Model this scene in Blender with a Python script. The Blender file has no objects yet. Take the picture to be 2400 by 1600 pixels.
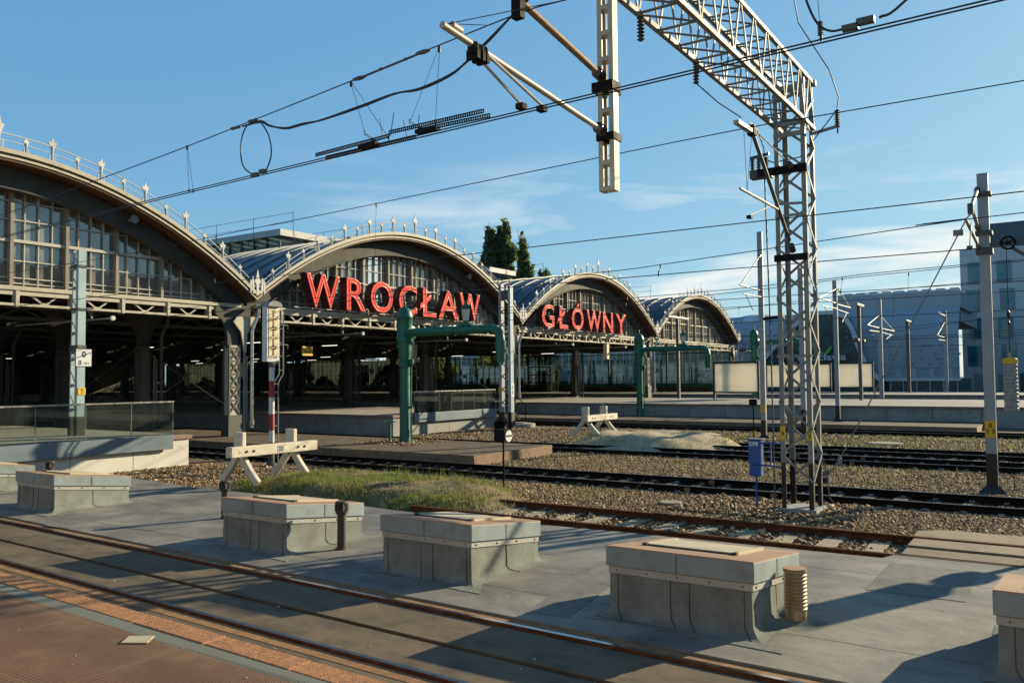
import bpy, math, random
from mathutils import Vector, Matrix
random.seed(7)
S = bpy.context.scene
COL = S.collection
R = math.radians

# ------------------------------------------------------------------ camera
CAM_H = 2.42
cam_data = bpy.data.cameras.new("camera")
cam = bpy.data.objects.new("camera", cam_data)
COL.objects.link(cam)
cam_data.sensor_width = 36.0
cam_data.lens = 36.0 * 1951.0 / 2400.0
cam_data.clip_start = 0.05
cam_data.clip_end = 5000.0
yaw, pitch, roll = R(33.82), R(2.508), R(-0.524)
fh = Vector((math.cos(yaw), math.sin(yaw), 0)); zz = Vector((0, 0, 1))
r0 = Vector((math.sin(yaw), -math.cos(yaw), 0))
fw = fh * math.cos(pitch) + zz * math.sin(pitch)
u0 = -fh * math.sin(pitch) + zz * math.cos(pitch)
rt = r0 * math.cos(roll) + u0 * math.sin(roll)
up = -r0 * math.sin(roll) + u0 * math.cos(roll)
cam.matrix_world = Matrix(((rt.x, up.x, -fw.x, 0), (rt.y, up.y, -fw.y, 0), (rt.z, up.z, -fw.z, CAM_H), (0, 0, 0, 1)))
S.camera = cam

# ------------------------------------------------------------------ sky, sun, exposure
SUN = Vector((1.95, -0.90, 0.70)).normalized()
W = bpy.data.worlds.new("World"); S.world = W; W.use_nodes = True
wt = W.node_tree; wn = wt.nodes; wl = wt.links
bgn = wn["Background"]; bgn.inputs["Strength"].default_value = 0.105
sky = wn.new("ShaderNodeTexSky"); sky.sky_type = 'NISHITA'; sky.sun_disc = False
sky.sun_elevation = math.asin(SUN.z); sky.sun_rotation = math.atan2(SUN.x, SUN.y)
sky.altitude = 120; sky.air_density = 1.0; sky.dust_density = 0.6; sky.ozone_density = 2.2
wtc = wn.new("ShaderNodeTexCoord"); wmap = wn.new("ShaderNodeMapping")
wmap.inputs["Scale"].default_value = (1.5, 1.5, 9.0); wmap.inputs["Location"].default_value = (0.35, 0.9, 0.2)
wnz = wn.new("ShaderNodeTexNoise"); wnz.inputs["Scale"].default_value = 2.1; wnz.inputs["Detail"].default_value = 7; wnz.inputs["Roughness"].default_value = 0.56
wnz.inputs["Distortion"].default_value = 0.5
wr = wn.new("ShaderNodeMapRange"); wr.inputs["From Min"].default_value = 0.49; wr.inputs["From Max"].default_value = 0.65; wr.inputs["To Max"].default_value = 0.95
wsep = wn.new("ShaderNodeSeparateXYZ")
wrz = wn.new("ShaderNodeMapRange"); wrz.inputs["From Min"].default_value = 0.27; wrz.inputs["From Max"].default_value = 0.15
wrx = wn.new("ShaderNodeMapRange"); wrx.inputs["From Min"].default_value = 0.50; wrx.inputs["From Max"].default_value = 0.85
wmu = wn.new("ShaderNodeMath"); wmu.operation = 'MULTIPLY'; wmu2 = wn.new("ShaderNodeMath"); wmu2.operation = 'MULTIPLY'
wmix = wn.new("ShaderNodeMix"); wmix.data_type = 'RGBA'; wmix.inputs["B"].default_value = (5.0, 5.1, 4.95, 1)
wsp = wn.new("ShaderNodeSeparateColor"); wcm = wn.new("ShaderNodeCombineColor"); wl.new(sky.outputs[0], wsp.inputs[0])
for ch_, (k_, e_) in enumerate(((.72, .68), (1.43, .49), (2.48, .28))):   # clear autumn air: deep, even blue
    a_ = wn.new("ShaderNodeMath"); a_.operation = 'POWER'; a_.inputs[1].default_value = e_; wl.new(wsp.outputs[ch_], a_.inputs[0])
    b_ = wn.new("ShaderNodeMath"); b_.operation = 'MULTIPLY'; b_.inputs[1].default_value = k_; wl.new(a_.outputs[0], b_.inputs[0]); wl.new(b_.outputs[0], wcm.inputs[ch_])
wl.new(wtc.outputs["Generated"], wmap.inputs["Vector"]); wl.new(wmap.outputs[0], wnz.inputs["Vector"])
wl.new(wnz.outputs[0], wr.inputs["Value"]); wl.new(wtc.outputs["Generated"], wsep.inputs[0])
wl.new(wsep.outputs["Z"], wrz.inputs["Value"]); wl.new(wsep.outputs["X"], wrx.inputs["Value"])
wl.new(wr.outputs[0], wmu.inputs[0]); wl.new(wrz.outputs[0], wmu.inputs[1])
wl.new(wmu.outputs[0], wmu2.inputs[0]); wl.new(wrx.outputs[0], wmu2.inputs[1])
wl.new(wmu2.outputs[0], wmix.inputs["Factor"]); wze = wn.new("ShaderNodeMapRange"); wze.inputs["From Min"].default_value = .44; wze.inputs["From Max"].default_value = .95; wze.inputs["To Min"].default_value = 1.; wze.inputs["To Max"].default_value = .5
wsc = wn.new("ShaderNodeVectorMath"); wsc.operation = 'SCALE'; wl.new(wsep.outputs["Z"], wze.inputs["Value"]); wl.new(wze.outputs[0], wsc.inputs["Scale"])
wl.new(wcm.outputs[0], wsc.inputs[0]); wl.new(wsc.outputs[0], wmix.inputs["A"])
wl.new(wmix.outputs["Result"], bgn.inputs["Color"])
sl = bpy.data.lights.new("sun", 'SUN'); sl.energy = 5.0; sl.angle = R(0.5); sl.color = (1.0, 0.85, 0.58)
so = bpy.data.objects.new("sun", sl); COL.objects.link(so)
so.rotation_euler = (-SUN).to_track_quat('-Z', 'Y').to_euler()
S.view_settings.view_transform = 'Standard'; S.view_settings.look = 'None'
S.view_settings.exposure = 0.85; S.view_settings.gamma = 1.0
S.render.engine = 'CYCLES'
S.cycles.max_bounces = 6; S.cycles.transparent_max_bounces = 24; S.cycles.caustics_reflective = False

# ------------------------------------------------------------------ materials
MAT = {}
def mat(name, c, rough=.6, metal=0., var=.18, scale=2.5, bump=0., bscale=30., c2=None, c2lo=.5, c2hi=.7, c2scale=None, spec=.5, stretch=None):
    """Principled with large scale tone variation, optional second colour patches and fine bump."""
    if name in MAT: return MAT[name]
    c = tuple(x * .80 for x in c); c2 = tuple(x * .80 for x in c2) if c2 else None
    m = bpy.data.materials.new(name); m.use_nodes = True; MAT[name] = m
    nt = m.node_tree; n = nt.nodes; l = nt.links
    b = n["Principled BSDF"]; b.inputs["Roughness"].default_value = rough; b.inputs["Metallic"].default_value = metal
    b.inputs["Specular IOR Level"].default_value = spec
    geo = n.new("ShaderNodeNewGeometry"); src = geo.outputs["Position"]
    if stretch:
        mp = n.new("ShaderNodeMapping"); mp.inputs["Scale"].default_value = stretch; l.new(src, mp.inputs["Vector"]); src = mp.outputs[0]
    nz = n.new("ShaderNodeTexNoise"); nz.inputs["Scale"].default_value = scale; nz.inputs["Detail"].default_value = 6; nz.inputs["Roughness"].default_value = .62
    l.new(src, nz.inputs["Vector"])
    rp = n.new("ShaderNodeMapRange"); rp.inputs["From Min"].default_value = .3; rp.inputs["From Max"].default_value = .7
    rp.inputs["To Min"].default_value = 1 - var; rp.inputs["To Max"].default_value = 1 + var
    l.new(nz.outputs[0], rp.inputs["Value"])
    mu = n.new("ShaderNodeVectorMath"); mu.operation = 'SCALE'
    l.new(rp.outputs[0], mu.inputs["Scale"])
    if c2:
        nz2 = n.new("ShaderNodeTexNoise"); nz2.inputs["Scale"].default_value = c2scale or scale * 2.3; nz2.inputs["Detail"].default_value = 8; nz2.inputs["Roughness"].default_value = .65
        l.new(src, nz2.inputs["Vector"])
        r2 = n.new("ShaderNodeMapRange"); r2.inputs["From Min"].default_value = c2lo; r2.inputs["From Max"].default_value = c2hi
        l.new(nz2.outputs[0], r2.inputs["Value"])
        mx = n.new("ShaderNodeMix"); mx.data_type = 'RGBA'; mx.inputs["A"].default_value = (*c, 1); mx.inputs["B"].default_value = (*c2, 1)
        l.new(r2.outputs[0], mx.inputs["Factor"]); l.new(mx.outputs["Result"], mu.inputs[0])
    else:
        mu.inputs[0].default_value = c
    l.new(mu.outputs[0], b.inputs["Base Color"])
    rr = n.new("ShaderNodeMapRange"); rr.inputs["From Min"].default_value = .3; rr.inputs["From Max"].default_value = .7
    rr.inputs["To Min"].default_value = max(.03, rough - .1); rr.inputs["To Max"].default_value = min(1, rough + .1)
    l.new(nz.outputs[0], rr.inputs["Value"]); l.new(rr.outputs[0], b.inputs["Roughness"])
    if bump:
        nb = n.new("ShaderNodeTexNoise"); nb.inputs["Scale"].default_value = bscale; nb.inputs["Detail"].default_value = 4
        l.new(src, nb.inputs["Vector"])
        bp = n.new("ShaderNodeBump"); bp.inputs["Strength"].default_value = bump; bp.inputs["Distance"].default_value = .02
        l.new(nb.outputs[0], bp.inputs["Height"]); l.new(bp.outputs[0], b.inputs["Normal"])
    return m

def glass(name, tint, refl=.25, dust=.15, dustc=(.35, .36, .33), rough=.03):
    m = bpy.data.materials.new(name); m.use_nodes = True; MAT[name] = m
    nt = m.node_tree; n = nt.nodes; l = nt.links
    n.remove(n["Principled BSDF"]); out = n["Material Output"]
    tr = n.new("ShaderNodeBsdfTransparent"); tr.inputs[0].default_value = (*tint, 1)
    gl = n.new("ShaderNodeBsdfGlossy"); gl.inputs["Roughness"].default_value = rough; gl.inputs["Color"].default_value = (.9, .95, .95, 1)
    fr = n.new("ShaderNodeFresnel"); fr.inputs["IOR"].default_value = 1.52
    ad = n.new("ShaderNodeMath"); ad.operation = 'ADD'; ad.inputs[1].default_value = refl; ad.use_clamp = True
    l.new(fr.outputs[0], ad.inputs[0])
    m1 = n.new("ShaderNodeMixShader"); l.new(ad.outputs[0], m1.inputs[0]); l.new(tr.outputs[0], m1.inputs[1]); l.new(gl.outputs[0], m1.inputs[2])
    df = n.new("ShaderNodeBsdfDiffuse"); df.inputs[0].default_value = (*dustc, 1)
    geo = n.new("ShaderNodeNewGeometry"); nz = n.new("ShaderNodeTexNoise"); nz.inputs["Scale"].default_value = .9; nz.inputs["Detail"].default_value = 5
    l.new(geo.outputs["Position"], nz.inputs["Vector"])
    mr = n.new("ShaderNodeMapRange"); mr.inputs["From Min"].default_value = .3; mr.inputs["From Max"].default_value = .7
    mr.inputs["To Min"].default_value = dust * .5; mr.inputs["To Max"].default_value = dust * 1.4; l.new(nz.outputs[0], mr.inputs["Value"])
    m2 = n.new("ShaderNodeMixShader"); l.new(mr.outputs[0], m2.inputs[0]); l.new(m1.outputs[0], m2.inputs[1]); l.new(df.outputs[0], m2.inputs[2])
    l.new(m2.outputs[0], out.inputs[0])
    return m

mat('galv', (.27, .28, .265), .62, .0, .2, 3, c2=(.30, .26, .21), c2lo=.58, c2hi=.72, spec=.2)
mat('galv_dark', (.11, .12, .12), .55, .2, .3, 4, spec=.2)
mat('mast_grey', (.36, .39, .42), .5, .1, .12, 3, c2=(.28, .26, .24), c2lo=.6, c2hi=.75, spec=.2)
mat('mast_blue', (.42, .53, .55), .5, .05, .1, 3, c2=(.33, .36, .34), c2lo=.6, c2hi=.75, spec=.2)
mat('black_paint', (.012, .012, .012), .55, 0, .3, 5, bump=.2)
mat('black_steel', (.014, .014, .015), .7, 0, .3, 5, spec=.08)
mat('wire', (.016, .016, .018), .5, .3, .1, 5)
mat('cable', (.02, .02, .02), .6, 0, .1, 5)
mat('porcelain', (.05, .04, .035), .25, 0, .2, 8)
mat('rust_tube', (.30, .21, .14), .7, .2, .3, 6, c2=(.2, .1, .05), c2lo=.5, c2hi=.7, spec=.2)
mat('tube_grey', (.45, .43, .38), .55, .2, .2, 6, c2=(.33, .24, .16), c2lo=.55, c2hi=.75, spec=.2)
mat('rail_rust', (.13, .050, .024), .9, 0, .35, 6, spec=.1, c2=(.21, .09, .04), c2lo=.5, c2hi=.7, bump=.3)
mat('rail_dark', (.022, .015, .010), .9, 0, .3, 6, c2=(.045, .025, .013), c2lo=.5, c2hi=.7, spec=.06)
mat('rail_top', (.45, .47, .50), .22, 1., .12, 5)
mat('rail_dull', (.16, .17, .19), .38, .9, .25, 5, c2=(.12, .08, .05), c2lo=.5, c2hi=.7)
mat('sleeper', (.36, .30, .21), .85, 0, .25, 5, bump=.4)
mat('oily', (.022, .015, .010), 1, 0, .4, 9, bump=.8, bscale=40, spec=.03)
mat('sleeper_dark', (.05, .038, .028), .85, 0, .3, 5, bump=.4)
mat('concrete', (.36, .35, .32), .85, 0, .18, 1.3, bump=.25, c2=(.25, .24, .21), c2lo=.52, c2hi=.75)
mat('concrete_white', (.74, .71, .62), .8, 0, .12, 1.2, bump=.2, c2=(.42, .36, .27), c2lo=.6, c2hi=.75)
mat('buffer_white', (.74, .67, .52), .75, 0, .14, 4, bump=.3, c2=(.34, .25, .16), c2lo=.56, c2hi=.70, bscale=60)
mat('platform_top', (.40, .36, .31), .85, 0, .15, 1.5, bump=.15, c2=(.30, .27, .23), c2lo=.5, c2hi=.7)
mat('platform_edge', (.30, .19, .15), .85, 0, .2, 3, bump=.2)
mat('brick_pave', (.135, .092, .058), .9, 0, .3, 2.2, bump=.4, c2=(.085, .07, .04), c2lo=.45, c2hi=.65)
mat('brick_edge', (.30, .20, .12), .9, 0, .25, 2.5, bump=.4, c2=(.18, .12, .07), c2lo=.5, c2hi=.7)
mat('steel_blue', (.20, .25, .28), .5, .15, .12, 1.5, spec=.2)
mat('iron_cream', (.54, .495, .39), .6, .05, .15, 2.5, c2=(.30, .26, .21), c2lo=.56, c2hi=.74, spec=.2)
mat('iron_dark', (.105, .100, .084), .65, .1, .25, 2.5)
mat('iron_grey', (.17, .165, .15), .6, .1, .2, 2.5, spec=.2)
mat('iron_rib', (.085, .083, .073), .7, 0, .25, 2.5, spec=.2)
mat('mullion_brown', (.12, .075, .05), .65, 0, .2, 2.5)
mat('gable_post', (.30, .27, .21), .6, 0, .15, 2.5, spec=.2)
mat('mullion', (.56, .53, .45), .6, 0, .12, 2.5, spec=.2)
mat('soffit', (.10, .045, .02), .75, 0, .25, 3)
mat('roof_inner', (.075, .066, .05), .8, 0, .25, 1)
mat('roof_metal', (.045, .062, .088), .38, .55, .15, .6)
mat('roof_rib', (.26, .28, .29), .5, .2, .12, 1)
mat('white_paint', (.66, .65, .61), .55, 0, .08, 2, spec=.2)
mat('sign_red', (.92, .05, .034), .6, 0, .10, 2, spec=.08, c2=(.62, .085, .06), c2lo=.56, c2hi=.74)
mat('sign_side', (.10, .018, .015), .6, 0, .2, 3)
mat('neon_glass', (.80, .50, .40), .3, 0, .08, 3)
mat('crane_green', (.010, .15, .095), .42, 0, .2, 4, c2=(.03, .075, .05), c2lo=.52, c2hi=.68, c2scale=14, bump=.15)
mat('lamp_glass', (.70, .68, .58), .4, 0, .06, 3)
mat('signal_white', (.72, .72, .70), .55, 0, .08, 3)
mat('signal_cream', (.74, .60, .34), .55, 0, .08, 3)
mat('signal_red', (.36, .025, .028), .5, 0, .12, 3)
mat('plate_yellow', (.78, .50, .02), .5, 0, .05, 3)
mat('plate_white', (.75, .76, .74), .5, 0, .04, 3)
mat('ink', (.01, .01, .012), .6, 0, 0, 3)
mat('ink_blue', (.03, .10, .16), .6, 0, 0, 3)
mat('box_blue', (.010, .085, .36), .45, 0, .15, 4)
mat('zinc', (.31, .37, .38), .55, 0, .1, 1.8, spec=.25, c2=(.25, .275, .265), c2lo=.46, c2hi=.7)
mat('zinc_strip', (.46, .46, .42), .6, 0, .12, 3, spec=.25)
mat('cap_top_sunlit', (.44, .265, .155), .62, .1, .14, 1.6, c2=(.33, .22, .16), c2lo=.5, c2hi=.7)  # same grey metal as the sides; warm sun on top put into the colour
mat('cap_lid', (.60, .51, .35), .6, 0, .1, 2)
mat('felt_upstand', (.33, .35, .31), .95, 0, .25, 3.0, bump=.9, bscale=160, c2=(.24, .255, .23), c2lo=.45, c2hi=.62, c2scale=90, spec=.15)
mat('train_bounce_cream', (.62, .55, .43), .5, 0, .05, .5)
mat('felt_patch', (.20, .195, .18), .85, 0, .25, 2.5, bump=.4, bscale=120, c2=(.13, .13, .125), c2lo=.5, c2hi=.68)
mat('pipe_dark', (.055, .045, .035), .7, 0, .3, 6)
mat('duct_sunlit_steel', (.50, .39, .24), .5, .6, .12, 5)  # stainless steel, its brassy tone is sunlight put into the colour
mat('granite', (.50, .235, .105), .9, 0, .25, 12, bump=.6, bscale=90, c2=(.25, .13, .07), c2lo=.5, c2hi=.65, c2scale=30)
mat('slab_track', (.165, .124, .074), .8, 0, .22, 1.6, bump=.12, bscale=50, c2=(.085, .066, .042), c2lo=.45, c2hi=.66, stretch=(1, .6, 1))
mat('stain_rust', (.36, .19, .075), .85, 0, .25, 5, c2=(.22, .125, .06), c2lo=.45, c2hi=.65)
mat('gap_dark', (.02, .018, .014), .9, 0, .2, 5)
mat('crossing', (.27, .205, .135), .85, 0, .18, 2, bump=.25, c2=(.17, .13, .085), c2lo=.5, c2hi=.7)
mat('sand', (.52, .42, .27), .95, 0, .2, 2.5, bump=.8, bscale=25, c2=(.24, .20, .13), c2lo=.55, c2hi=.72)
mat('mound_soil', (.16, .135, .075), .95, 0, .3, 3, bump=1., bscale=30, c2=(.26, .21, .11), c2lo=.45, c2hi=.62)
mat('board_white', (1.0, .96, .85), .6, 0, .05, .6)
mat('grass_green', (.19, .25, .05), .7, 0, .4, 2, c2=(.36, .30, .12), c2lo=.50, c2hi=.66, c2scale=.9)
mat('grass_dry', (.46, .37, .18), .8, 0, .3, 2)
mat('leaf', (.22, .27, .10), .6, 0, .35, .25, c2=(.12, .16, .06), c2lo=.42, c2hi=.6, c2scale=.35)
mat('leaf_light', (.34, .36, .08), .6, 0, .3, .3, c2=(.18, .22, .05), c2lo=.45, c2hi=.6, c2scale=.4)
for k_ in ('leaf', 'leaf_light', 'grass_green', 'grass_dry', 'board_white'):     # thin leaves let light through
    nt_ = MAT[k_].node_tree; b_ = nt_.nodes['Principled BSDF']; tl_ = nt_.nodes.new('ShaderNodeBsdfTranslucent'); mx_ = nt_.nodes.new('ShaderNodeMixShader'); mx_.inputs[0].default_value = .5
    nt_.links.new(b_.inputs['Base Color'].links[0].from_socket, tl_.inputs[0]); nt_.links.new(b_.outputs[0], mx_.inputs[1]); nt_.links.new(tl_.outputs[0], mx_.inputs[2]); nt_.links.new(mx_.outputs[0], nt_.nodes['Material Output'].inputs[0])
mat('bark', (.10, .075, .05), .9, 0, .3, 4, bump=.5)
mat('mall_tile', (.42, .45, .50), .55, 0, .06, .4)
mat('mall_tile_dark', (.30, .325, .37), .55, 0, .1, .6)
mat('mall_wall', (.50, .50, .51), .7, 0, .06, .3)
mat('mall_reflection', (.50, .56, .58), .5, 0, .1, 1)
mat('mall_white', (.72, .74, .74), .6, 0, .04, .5)
mat('office_stone', (.72, .70, .68), .8, 0, .06, .25)
mat('office_panel', (.34, .35, .36), .7, 0, .08, .4)
mat('office_dark', (.13, .14, .16), .8, 0, .15, .5)
mat('logo_green', (.16, .52, .10), .5, 0, .05, 3)
mat('cream_wall', (.62, .56, .46), .85, 0, .08, .5)
mat('brick_wall', (.16, .085, .055), .9, 0, .2, .5)
mat('roof_tile', (.11, .055, .04), .85, 0, .2, .6)
mat('board_frame', (.035, .032, .035), .5, .1, .15, 3)
mat('post_plum', (.10, .095, .10), .5, .2, .12, 3)
mat('green_strip', (.01, .22, .12), .5, 0, .12, 1)
mat('brown_panel', (.19, .115, .05), .7, 0, .2, 1)
mat('cloth_dark', (.02, .022, .03), .9, 0, .3, 4)
mat('display_dark', (.02, .022, .025), .3, 0, .1, 3)
mat('silver', (.62, .61, .58), .3, .8, .1, 5)
mat('weight_grey', (.34, .35, .35), .6, .1, .15, 6)
mat('manhole', (.30, .27, .22), .9, 0, .15, 4, bump=.3)
mat('stone_dark', (.03, .028, .026), .9, 0, .3, 8, bump=.5)
glass('gable_glass', (.42, .47, .44), .15, .24, (.55, .55, .50), .03)
glass('rail_glass', (.80, .86, .82), .0, .05, (.35, .38, .34), .02)
glass('wall_glass', (.80, .88, .84), .04, .05)
glass('teal_glass', (.05, .16, .19), .10, .60, (.03, .27, .32), .03)
glass('mall_glass', (.03, .05, .055), .0, .6, (.10, .15, .155), .2)
def emitter(name, c, s):
    m = bpy.data.materials.new(name); m.use_nodes = True; MAT[name] = m
    b = m.node_tree.nodes["Principled BSDF"]; b.inputs["Base Color"].default_value = (.8, .8, .8, 1)
    b.inputs["Emission Color"].default_value = (*c, 1); b.inputs["Emission Strength"].default_value = s
emitter('tube_light', (1, .93, .8), .9)

# ------------------------------------------------------------------ mesh building
class MB:
    def __init__(s): s.v = []; s.f = []; s.m = []; s.cur = 0; s.st = []
    def cuts(s):
        e = s.st + [(len(s.v), len(s.f))]; return [(e[i][0], e[i + 1][0], e[i][1], e[i + 1][1]) for i in range(len(s.st))]
    def add(s, vs, fs):
        o = len(s.v); s.st.append((o, len(s.f))); s.v += [tuple(p) for p in vs]
        for f in fs: s.f.append(tuple(i + o for i in f)); s.m.append(s.cur)
        return s
    def box(s, x0, x1, y0, y1, z0, z1):
        return s.add([(x0, y0, z0), (x1, y0, z0), (x1, y1, z0), (x0, y1, z0), (x0, y0, z1), (x1, y0, z1), (x1, y1, z1), (x0, y1, z1)],
              [(0, 3, 2, 1), (4, 5, 6, 7), (0, 1, 5, 4), (1, 2, 6, 5), (2, 3, 7, 6), (3, 0, 4, 7)])
    def bar(s, p, q, w, h=None, upv=(0, 0, 1)):
        p = Vector(p); q = Vector(q); d = (q - p).normalized(); h = h or w
        a = d.cross(Vector(upv))
        if a.length < 1e-4: a = d.cross(Vector((1, 0, 0)))
        a.normalize(); b = a.cross(d); a *= w / 2; b *= h / 2
        return s.add([p - a - b, p + a - b, p + a + b, p - a + b, q - a - b, q + a - b, q + a + b, q - a + b],
              [(0, 3, 2, 1), (4, 5, 6, 7), (0, 1, 5, 4), (1, 2, 6, 5), (2, 3, 7, 6), (3, 0, 4, 7)][0:6])
    def tube(s, pts, r, n=8, closed=False):
        pts = [Vector(p) for p in pts]; k = len(pts); rs = r if isinstance(r, (list, tuple)) else [r] * k
        ref = None; vs = []
        for i, p in enumerate(pts):
            a = pts[i - 1] if (i > 0 or closed) else p; b = pts[(i + 1) % k] if (i < k - 1 or closed) else p
            d = (b - a).normalized()
            if ref is None:
                ref = d.cross(Vector((0, 0, 1)))
                if ref.length < 1e-3: ref = d.cross(Vector((1, 0, 0)))
            ref = (ref - d * ref.dot(d)).normalized(); o = d.cross(ref)
            for j in range(n):
                t = 2 * math.pi * j / n; vs.append(p + (ref * math.cos(t) + o * math.sin(t)) * rs[i])
        fs = []
        for i in range(k if closed else k - 1):
            i2 = (i + 1) % k
            for j in range(n): fs.append((i * n + j, i * n + (j + 1) % n, i2 * n + (j + 1) % n, i2 * n + j))
        if not closed: fs.append(tuple(range(n - 1, -1, -1))); fs.append(tuple((k - 1) * n + j for j in range(n)))
        return s.add(vs, fs)
    def lathe(s, c, prof, n=16, axis='z'):
        vs = []; k = len(prof)
        for (r, h) in prof:
            for j in range(n):
                t = 2 * math.pi * j / n; a, b = r * math.cos(t), r * math.sin(t)
                vs.append({'z': (c[0] + a, c[1] + b, c[2] + h), 'y': (c[0] + a, c[1] + h, c[2] - b), 'x': (c[0] + h, c[1] + a, c[2] + b)}[axis])
        fs = [(i * n + j, i * n + (j + 1) % n, (i + 1) * n + (j + 1) % n, (i + 1) * n + j) for i in range(k - 1) for j in range(n)]
        fs.append(tuple(range(n - 1, -1, -1))); fs.append(tuple((k - 1) * n + j for j in range(n)))
        return s.add(vs, fs)
    def along(s, p, q, prof, n=12):
        """lathe whose axis runs from p towards q; profile (radius, distance)"""
        p = Vector(p); d = (Vector(q) - p).normalized()
        return s.tube([p + d * h for r, h in prof], [r for r, h in prof], n)
    def prism(s, poly, a, b, plane='xz'):
        """polygon extruded from a to b along the axis missing in plane"""
        f = {'xz': lambda u, v, w: (u, w, v), 'yz': lambda u, v, w: (w, u, v), 'xy': lambda u, v, w: (u, v, w)}[plane]
        k = len(poly); vs = [f(u, v, a) for u, v in poly] + [f(u, v, b) for u, v in poly]
        fs = [tuple(range(k)), tuple(range(2 * k - 1, k - 1, -1))] + [(i, i + k, (i + 1) % k + k, (i + 1) % k) for i in range(k)]
        return s.add(vs, fs)
    def sweep(s, pts, w, h, upv):
        """rectangular section along a polyline, mitred; w across (dir x up), h along up-ish"""
        pts = [Vector(p) for p in pts]; U = Vector(upv); vs = []; k = len(pts)
        for i, p in enumerate(pts):
            d = (pts[min(i + 1, k - 1)] - pts[max(i - 1, 0)]).normalized()
            a = d.cross(U).normalized(); b = a.cross(d)
            for e, g in ((-1, -1), (1, -1), (1, 1), (-1, 1)): vs.append(p + a * (e * w / 2) + b * (g * h / 2))
        fs = [(0, 3, 2, 1), tuple((k - 1) * 4 + j for j in range(4))]
        for i in range(k - 1):
            for j in range(4): fs.append((i * 4 + j, i * 4 + (j + 1) % 4, i * 4 + 4 + (j + 1) % 4, i * 4 + 4 + j))
        return s.add(vs, fs)
    def grid(s, rows):
        k = len(rows[0]); vs = [p for r in rows for p in r]
        return s.add(vs, [(i * k + j, i * k + j + 1, (i + 1) * k + j + 1, (i + 1) * k + j) for i in range(len(rows) - 1) for j in range(k - 1)])
    def each(s, name, m, parent=None, **kw):
        out = []
        for a, b, c, d in s.cuts():
            q = MB(); q.v = s.v[a:b]; q.f = [tuple(i - a for i in f) for f in s.f[c:d]]; q.m = [0] * (d - c); out.append(q.build(name, m, parent, **kw))
        return out
    def build(s, name, m, parent=None, smooth=False, bevel=0, label=None, fix=True):
        me = bpy.data.meshes.new(name); o = Vector(org(parent))
        me.from_pydata([(p[0] - o.x, p[1] - o.y, p[2] - o.z) for p in s.v], [], s.f)
        for mm in (m if isinstance(m, (list, tuple)) else [m]): me.materials.append(MAT[mm])
        if any(s.m): me.polygons.foreach_set('material_index', s.m)
        if fix:
            import bmesh
            bm = bmesh.new(); bm.from_mesh(me); bmesh.ops.recalc_face_normals(bm, faces=bm.faces); bm.to_mesh(me); bm.free()
        if smooth:
            me.shade_smooth(); me.set_sharp_from_angle(angle=R(38))
        ob = bpy.data.objects.new(name, me); COL.objects.link(ob)
        if parent: ob.parent = parent
        if bevel:
            bv = ob.modifiers.new("bevel", 'BEVEL'); bv.width = bevel; bv.segments = 2; bv.limit_method = 'ANGLE'; bv.angle_limit = R(40)
        if label: ob['label'] = label
        return ob

def org(o):
    p = Vector((0, 0, 0))
    while o: p = p + o.location; o = o.parent
    return p
def tag(o, label, cat, group=None):
    o['label'] = label; o['category'] = cat
    if group: o['group'] = group
    return o
def thing(name, label, cat, loc=(0, 0, 0), group=None):
    o = bpy.data.objects.new(name, None); COL.objects.link(o); o.location = loc; o.empty_display_size = .3
    return tag(o, label, cat, group)
def struct(o, kind='structure'): o['kind'] = kind; return o
def dup(root, loc, label, group=None, rz=0, parent=None):
    c = root.copy(); COL.objects.link(c); c.location = loc
    if rz: c.rotation_euler = (0, 0, rz)
    if label: c['label'] = label
    if group: c['group'] = group
    for ch in list(root.children):
        d = ch.copy(); COL.objects.link(d); d.parent = c
        for g in list(ch.children):
            e = g.copy(); COL.objects.link(e); e.parent = d
    return c

def text(body, size, origin, right, upv, m, name, parent, depth=.004, bold=0., fit=None, align='CENTER', two=False, tube=0):
    """Lettering as a mesh; right/up are world directions; fit=(width,height) stretches to that box from origin (lower left)."""
    cu = bpy.data.curves.new(name, 'FONT'); cu.body = body; cu.size = size; cu.extrude = depth / 2; cu.offset = bold
    cu.align_x = align; cu.resolution_u = 4
    if tube: cu.fill_mode = 'NONE'; cu.extrude = 0; cu.bevel_depth = tube; cu.bevel_resolution = 1; cu.resolution_u = 3
    tmp = bpy.data.objects.new(name, cu); COL.objects.link(tmp)
    dg = bpy.context.evaluated_depsgraph_get(); dg.update()
    me = bpy.data.meshes.new_from_object(tmp.evaluated_get(dg))
    bpy.data.objects.remove(tmp); bpy.data.curves.remove(cu)
    rv = Vector(right); uv = Vector(upv); nv = rv.cross(uv); o = Vector(origin) - Vector(org(parent))
    xs = [v.co.x for v in me.vertices]; ys = [v.co.y for v in me.vertices]
    sx = sy = 1.; ox = oy = 0.
    if fit:
        sx = fit[0] / (max(xs) - min(xs)); sy = fit[1] / (max(ys) - min(ys)); ox, oy = min(xs), min(ys)
    if two:
        me.materials.clear(); me.materials.append(MAT[m[0]]); me.materials.append(MAT[m[1]])
        idx = [0 if p.normal.z > .5 else 1 for p in me.polygons]; me.polygons.foreach_set('material_index', idx)
    else:
        me.materials.clear(); me.materials.append(MAT[m])
    for v in me.vertices:
        v.co = o + rv * ((v.co.x - ox) * sx) + uv * ((v.co.y - oy) * sy) + nv * v.co.z
    ob = bpy.data.objects.new(name, me); COL.objects.link(ob)
    if parent: ob.parent = parent
    return ob
XP, XN, YP, YN, ZP = (1, 0, 0), (-1, 0, 0), (0, 1, 0), (0, -1, 0), (0, 0, 1)
# ================================================================== ground, tracks, platforms
import numpy as np
def xt(y): return 6.2 + .035 * (min(max(y, -12), 22) - 6)      # centre of the near, gently curving track

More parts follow.
